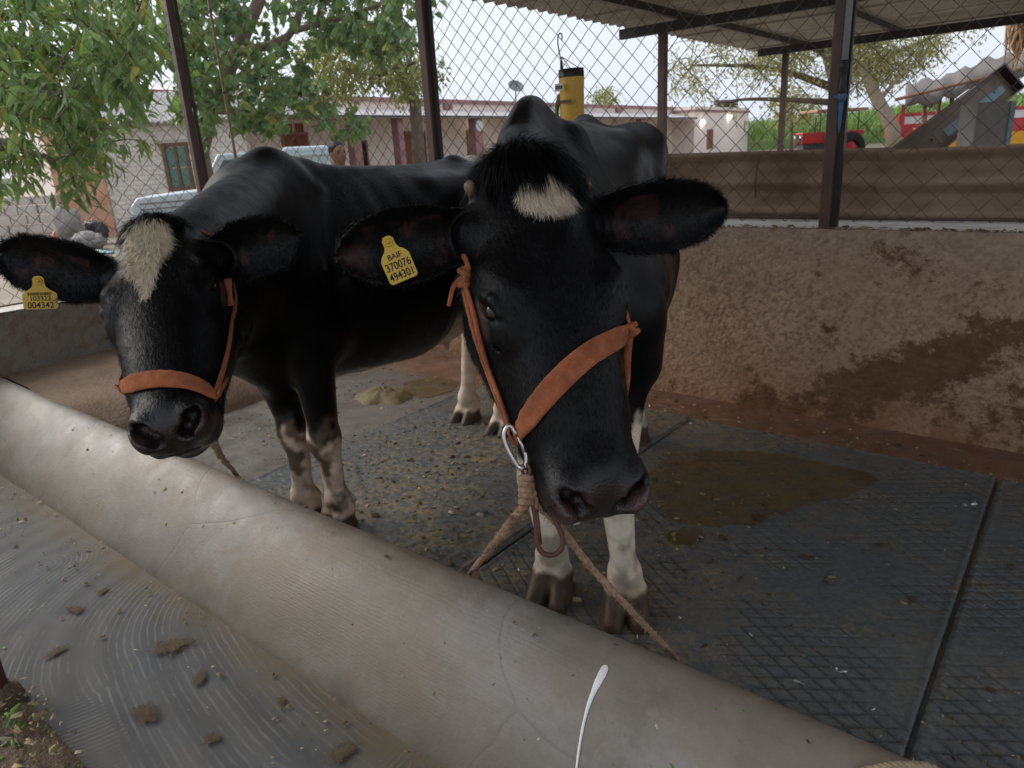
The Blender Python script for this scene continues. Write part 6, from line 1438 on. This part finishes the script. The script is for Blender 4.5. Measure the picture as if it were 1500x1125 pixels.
def ear_tag(pin, ang, D_, label, lines, wid, hgt, nrm_, bars=False):
    c = at(*pin, D_); n_ = nrm(nrm_); xx = nrm(CAM_R-n_*(CAM_R@n_)); yy = np.cross(n_, xx); a_ = R(ang); ex = xx*math.cos(a_)+yy*math.sin(a_); ey = np.cross(n_, ex); M = np.array([ex, ey, n_]).T
    e = empty('ear_tag', c, 0, label, 'ear tag', 'ear tags'); h_ = wid/2
    half = [(0, .0105), (.006, .0095), (.0098, .004), (.0098, -.006), (.0125, -.012), (.019, -.0175), (h_-.002, -.0225), (h_, -.026), (h_, -hgt+.004), (h_-.004, -hgt)]
    poly = [(-x, y) for x, y in half[::-1]]+[(x, y) for x, y in half[1:]]
    MB().prism(poly[::-1], -.0008, .0008, M).build('plate', M_TAG, e, bevel=.0004)
    MB().lathe([(.0075, .0008), (.0075, .0028), (.0055, .0034), (.0045, .0026), (.003, .0024), (.0025, .005), (0, .0055)], (0, 0, 0), 18, M).build('button', plain('tag_button', (.52, .33, .03), .35, .1, 50), e, True)
    MB().lathe([(.003, -.02), (.003, .0)], (0, 0, 0), 8, M).build('pin', M_TAG, e, True)
    for (txt, size, y, sx) in lines: text_mesh(txt, size, e, M, M@np.array((0, y, .0011)), 'lettering', sx)
    if bars:
        mb = MB(); gl = np.random.default_rng(3); x = -h_*.68
        while x < h_*.68: w_ = gl.choice([.0004, .0008, .0012]); mb.box(M@np.array((x+w_/2, -.0245, .0011)), (w_, .006, .0004), M); x += w_+gl.choice([.0004, .0007, .001])
        mb.build('bar_code', M_INK, e)
    return e
pe, ne = ray_on(A.bvh, 570, 355); De = (pe-CAM_P)@_fw-.026
ear_tag((569, 355), 22, De, 'yellow ear tag with large numbers in the near cow\'s ear', [('BAIF', .0125, -.0275, 1.0), ('370076', .0185, -.0445, .78), ('494301', .0185, -.0610, .78)], .049, .066, nrm(CAM_P-pe))
pe, ne = ray_on(B.bvh, 55, 400); De = ((pe-CAM_P)@_fw if pe is not None else 1.38)-.022
ear_tag((56, 412), 1, De, 'yellow ear tag with a bar code under the second cow\'s ear', [('103322', .0125, -.0375, .95), ('004342', .0170, -.0520, .86)], .058, .0545, nrm(CAM_P-at(56, 412, De)), True)

# black band round a pastern of the second cow
lg = B.legs[0]; f_ = B.T(*lg['j'][-1]); bd = empty('leg_band', f_-[0, 0, .02], 0, 'thin black band round a front foot of the second cow', 'band')
MB().tube([np.array((.0415*math.cos(t_), .0415*math.sin(t_), .004*math.sin(t_))) for t_ in np.linspace(0, 2*math.pi, 24)], .0035, 7, False).build('loop', M_DARK, bd, True)

# ------------------------------------------------------------------ feed, dung, litter

def ragged(name, col, rough):
    t = NT(name); p = t.node('ShaderNodeNewGeometry').outputs['Position']; a = t.noise(p, 70, 5, .75); b = t.noise(p, 260, 3, .7)
    t.bs(Base_Color=t.ramp(t.mix(.5, a, b), (.3, tuple(v*.45 for v in col)), (.7, tuple(v*1.5 for v in col))), Roughness=rough, Specular_IOR_Level=.2)
    r_ = t.xyz(t.vcol())[0]; al = t.math('ADD', t.math('MULTIPLY', r_, .75), t.math('MULTIPLY', t.mix(.3, t.noise(p, 60, 9, .9), t.noise(p, 420, 3, .8)), 2.2)); t.bs(Alpha=t.ramp(t.math('MULTIPLY', al, .5), (.74, 0.0), (.80, 1.0)))
    t.bump(t.mix(.5, a, b), .9, .004); return t.m
M_FEED = ragged('feed_mash', (.095, .07, .04), .95); M_DUNG = ragged('dung', (.085, .06, .03), .8); M_DUNG2 = plain('fresh_dung', (.15, .115, .05), .6, .4, 30, .9, bdist=.006)
dgr = bpy.context.evaluated_depsgraph_get()
def floor_pt(px, py, z=0): r_ = at(px, py, 1)-CAM_P; return CAM_P+r_*((z-CAM_P[2])/r_[2])
def patch(name, label, cat, c, nn, rx, ry, rot, hgt, mat, seed, group=None, bvh=None, lumpy=1.0):
    """heap with a ragged edge that follows the surface it lies on"""
    n_r, n_a = 9, 44; ex = nrm(np.array((math.cos(rot), math.sin(rot), 0))-nn*(np.array((math.cos(rot), math.sin(rot), 0))@nn)); ey = np.cross(nn, ex); V = []; cv = []
    for i in range(n_r+1):
        for k in range(n_a):
            a_ = 2*math.pi*k/n_a; e_ = .8+.55*(vnoise(np.array([[math.cos(a_)*1.3+seed, math.sin(a_)*1.3, 2.]]), 1.5, 3)[0]-.45); f = i/n_r; p = c+ex*rx*f*e_*math.cos(a_)+ey*ry*f*e_*math.sin(a_)
            if bvh is not None:
                h = bvh.find_nearest(Vector(p)); p = np.array(h[0])
            hh = hgt*(1-f**2)*(.45+1.1*lumpy*vnoise(p[None], 55, 3)[0])+.0015-(.004 if i == n_r else 0); V.append(p+nn*hh-c); cv.append([1-f]*3)
    Q = [(i*n_a+k, (i+1)*n_a+k, (i+1)*n_a+(k+1) % n_a, i*n_a+(k+1) % n_a) for i in range(n_r) for k in range(n_a)]
    o = mesh_np(name, np.array(V), Q, mat, None, True, np.array(cv)); o.location = c; return tag(o, label, cat, group)
FC = [((110, 893), .05, .028, 'oval patch of spilled feed, highest up in the channel'), ((252, 946), .07, .045, 'largest patch of spilled feed in the channel'), ((82, 955), .05, .02, 'long thin smear of feed near the left edge'), ((293, 992), .045, .022, 'dark feed clump just below the largest patch'), ((213, 1046), .065, .032, 'broad dull feed stain low in the channel'), ((312, 1083), .032, .024, 'pale straw clump near the bottom of the channel'), ((502, 1102), .05, .032, 'feed patch beside the kerb foot at the bottom'), ((150, 866), .03, .014, 'faint small feed smear above the oval patch'), ((412, 1028), .022, .012, 'tiny feed clump close to the kerb foot')]
for k, ((x, y), a_, b_, lab) in enumerate(FC): patch('feed_patch', lab, 'feed', floor_pt(x, y, .004), np.array((0, 0, 1.)), a_*1.75, b_*1.9, .3+k*.7, .0012, M_FEED, k*3.1+1, 'feed spilled in the channel')
KC = [((567, 817), .028, .011, 'straw-brown clump on top of the kerb left of the tether'), ((487, 783), .022, .008, 'thin straw smear on the kerb below the second cow'), ((405, 738), .03, .008, 'smear along the kerb crest beside the second cow'), ((227, 722), .012, .018, 'brown upright smudge on the kerb below the left muzzle'), ((783, 931), .014, .006, 'wet brown spot on the kerb right of the tether'), ((754, 912), .010, .006, 'small wet spot on the kerb beside the tether'), ((903, 946), .016, .006, 'brown spot just above the white paint run'), ((1183, 1087), .008, .011, 'rusty brown crumb low on the right of the kerb')]
for k, ((x, y), a_, b_, lab) in enumerate(KC):
    p_, n_ = on_kerb(x, y); patch('feed_smear', lab, 'smear', p_, n_, a_, b_, .2+k, .0022 if k > 2 else .005, M_FEED if k < 3 else M_DUNG, k*2.3+40, 'smears on the kerb', kb)
dh = floor_pt(562, 582); patch('dung_heap', 'low heap of fresh dung on the floor behind the second cow', 'dung', dh, np.array((0, 0, 1.)), .21, .15, .3, .055, M_DUNG2, 9., lumpy=.8)
for k, (x, y, r_) in enumerate(((600, 645, .05), (690, 655, .06), (640, 640, .04), (735, 665, .05), (830, 860, .05), (1110, 760, .05), (1290, 800, .03), (1335, 880, .03), (1060, 790, .035), (1180, 818, .04), (1480, 832, .03), (1450, 1012, .022), (1210, 855, .02), (1085, 850, .02))):
    patch('dung_clump', 'small brown clump of trodden dung on the mats', 'dung', floor_pt(x, y, .016), np.array((0, 0, 1.)), r_*1.4, r_*.9, k*1.1, .007, M_DUNG, k*1.7+70, 'dung clumps on the mats')
# standing water: lies level in the hollows of the mat
t_ = NT('urine_puddle'); t_.bs(Base_Color=(.13, .09, .03), Roughness=.025, Specular_IOR_Level=.7, Alpha=t_.ramp(t_.noise(t_.pos(), 9, 7, .75), (.36, .2), (.6, .8)))
def puddle(pix, z, lab, seed):
    P = spline([floor_pt(x, y, z) for x, y in pix+[pix[0]]], 80)[:-1]; P[:, :2] += (np.stack([vnoise(P, 14, 3), vnoise(P+9, 14, 3)], 1)-.5)*.06; c = P.mean(0); V = [c-c]+[(q-c)*np.array((f, f, 0)) for f in (.5, 1) for q in P]; n = len(P)
    Q = [(0, 1+k, 1+(k+1) % n) for k in range(n)]+[(1+k, 1+n+k, 1+n+(k+1) % n, 1+(k+1) % n) for k in range(n)]; o = mesh_np('puddle', np.array(V), Q, t_.m); o.location = c; tag(o, lab, 'puddle', 'puddles on the mats')
puddle([(948, 690), (985, 668), (1060, 660), (1140, 664), (1215, 682), (1288, 698), (1240, 728), (1160, 742), (1105, 768), (1030, 772), (968, 752)], .0195, 'large olive-brown puddle on the mat right of the near cow\'s muzzle', 1)
puddle([(965, 782), (1000, 772), (1030, 780), (1018, 796), (980, 798)], .0188, 'small muddy puddle just below the large one', 2)
puddle([(590, 560), (640, 552), (672, 560), (650, 576), (600, 580)], .004, 'thin wet film beside the dung heap', 3)
# crumbs: straw, chaff and dung bits, uncountable
def crumbs(name, lab, P, N, size, cols, seed, mat):
    gq = np.random.default_rng(seed); n = len(P); L = gq.lognormal(math.log(size), .55, n).clip(size*.3, size*4); W = L*gq.uniform(.18, .7, n); T_ = L*gq.uniform(.1, .35, n); d = gq.normal(0, 1, (n, 3)); d -= N*np.sum(d*N, 1, keepdims=True); d /= np.linalg.norm(d, axis=1, keepdims=True); e = np.cross(N, d)
    V = np.stack([P+d*(sx*L/2)[:, None]*1.0+e*(sy*W/2)[:, None]+N*(T_*h)[:, None]+gq.normal(0, 1, (n, 3))*L[:, None]*.07 for (sx, sy, h) in ((-1, -.7, 0), (1, -1, 0), (.9, 1, 0), (-1, .8, 0), (-.7, -.3, 1), (.7, -.2, .9), (.5, .5, 1), (-.6, .4, .8))], 1).reshape(-1, 3)
    b = (np.arange(n)*8)[:, None, None]; Q = (b+np.array([[(4, 5, 6, 7), (0, 1, 5, 4), (1, 2, 6, 5), (2, 3, 7, 6), (3, 0, 4, 7)]])).reshape(-1, 4)
    o = mesh_np(name, V, Q, mat, None, False, np.repeat(cols[gq.integers(0, len(cols), n)]*gq.uniform(.6, 1.3, n)[:, None], 8, axis=0)); return tag(o, lab, 'litter', kind='stuff')
_t = NT('litter'); _t.bs(Base_Color=_t.vcol(), Roughness=.9, Specular_IOR_Level=.15); M_LIT = _t.m
gq = np.random.default_rng(17); BR = np.array([[.11, .075, .04], [.09, .06, .03], [.16, .115, .06], [.30, .23, .12], [.36, .30, .17], [.12, .09, .05], [.5, .46, .36]]); ST = np.array([[.32, .26, .14], [.24, .19, .10], [.18, .13, .07], [.12, .2, .06], [.4, .36, .24]])
n = 9000; P = np.stack([gq.uniform(-3.4, 1.1, n), gq.uniform(1.2, 3.2, n), np.zeros(n)], 1); keep = vnoise(P, 2.2, 3) > gq.uniform(.25, .75, n); P = P[keep]; onm = (P[:, 0] > -2.56) & (P[:, 1] < 2.94); P[:, 2] = np.where(onm, .0165, .001); P[(P[:, 0] < -1.35) & onm, 2] += .011
crumbs('floor_litter', 'chaff and dung crumbs scattered over the mats and floor', P, np.tile((0, 0, 1.), (len(P), 1)), .0060, BR, 1, M_LIT)
n = 1800; P = np.stack([gq.uniform(-2.4, -.7, n), np.clip(gq.normal(1.95, .38, n), 1.2, 2.9), np.full(n, .02)], 1); P[P[:, 0] < -1.35, 2] += .011
crumbs('floor_litter', 'trodden feed bits between the two cows', P, np.tile((0, 0, 1.), (n, 1)), .007, BR[:5], 2, M_LIT)
n = 420; P = np.stack([gq.uniform(-3.6, .2, n), .80-np.abs(gq.normal(0, .16, n)), np.full(n, .006)], 1); P[:, 2] += .012*np.clip((P[:, 1]-.76)/.1, 0, 1); crumbs('channel_litter', 'chopped straw bits in the feeding channel', P, np.tile((0, 0, 1.), (n, 1)), .006, ST, 3, M_LIT)
q = [kb.ray_cast(Vector((gq.uniform(-3.5, .4), gq.uniform(.84, 1.14), 1)), Vector((0, 0, -1))) for _ in range(170)]; q = [h for h in q if h[0] is not None]
crumbs('kerb_litter', 'straw bits stuck on the kerb', np.array([h[0] for h in q]), np.array([h[1] for h in q]), .0045, ST, 4, M_LIT)
n = 900; P = np.stack([gq.uniform(-1.6, 1.1, n), YB+np.abs(gq.normal(0, .035, n)), np.full(n, .862)], 1); crumbs('ledge_litter', 'dry crumbs along the top of the back wall', P, np.tile((0, 0, 1.), (n, 1)), .010, BR[[0, 2, 3]], 5, M_LIT)
WH = np.array([[.6, .6, .58]]); P = np.array([floor_pt(x, y, .0175) for x, y in ((1225, 980), (1232, 984), (1218, 977), (1400, 741), (1412, 740), (1425, 739), (1100, 930), (1170, 1000), (995, 905), (1045, 1010), (1280, 1040), (580, 690), (545, 660))]); crumbs('white_flecks', 'small white flecks on the mats', P, np.tile((0, 0, 1.), (len(P), 1)), .011, WH, 6, M_LIT)

# earth and post at the near side of the channel
xs = np.arange(-3.6, .6, .03); ys = np.linspace(-1.2, .37, 40); gx, gy = np.meshgrid(xs, ys, indexing='ij'); P3 = np.stack([gx, gy, 0*gx], -1)
edge = .345+.05*(vnoise(P3*[1, 0, 0], 6, 3)-.5)-.12*sstep(-1.62, -1.35, gx); gz = np.where(gy < edge, .02+.035*vnoise(P3, 7, 4)*sstep(0, .12, edge-gy), -.03); idx = np.arange(gx.size).reshape(gx.shape); quad = np.stack([idx[:-1, :-1], idx[1:, :-1], idx[1:, 1:], idx[:-1, 1:]], -1).reshape(-1, 4)
tag(mesh_np('passage_ground', np.stack([gx, gy, gz], -1).reshape(-1, 3), quad, M_SOIL, None, True), kind='structure')
fp = empty('channel_post', (-1.955, .29, 0), 0, 'dark rusty post standing at the left edge beside the channel', 'post'); MB().tube([(0, 0, -.02), (0, 0, 1.2), (0, 0, 2.9)], .032, 14).build('shaft', M_RUST, fp, True); MB().lathe([(.06, .0), (.055, .02), (.036, .035), (.033, .05)], (0, 0, .02), 14).build('footing', M_SOIL, fp, True)
n = 500; P = np.stack([gq.normal(-1.85, .2, n), gq.uniform(.1, .36, n), np.full(n, .045)], 1); crumbs('passage_litter', 'straw and chopped green leaves on the earth by the post', P, np.tile((0, 0, 1.), (n, 1)), .011, ST, 7, M_LIT)
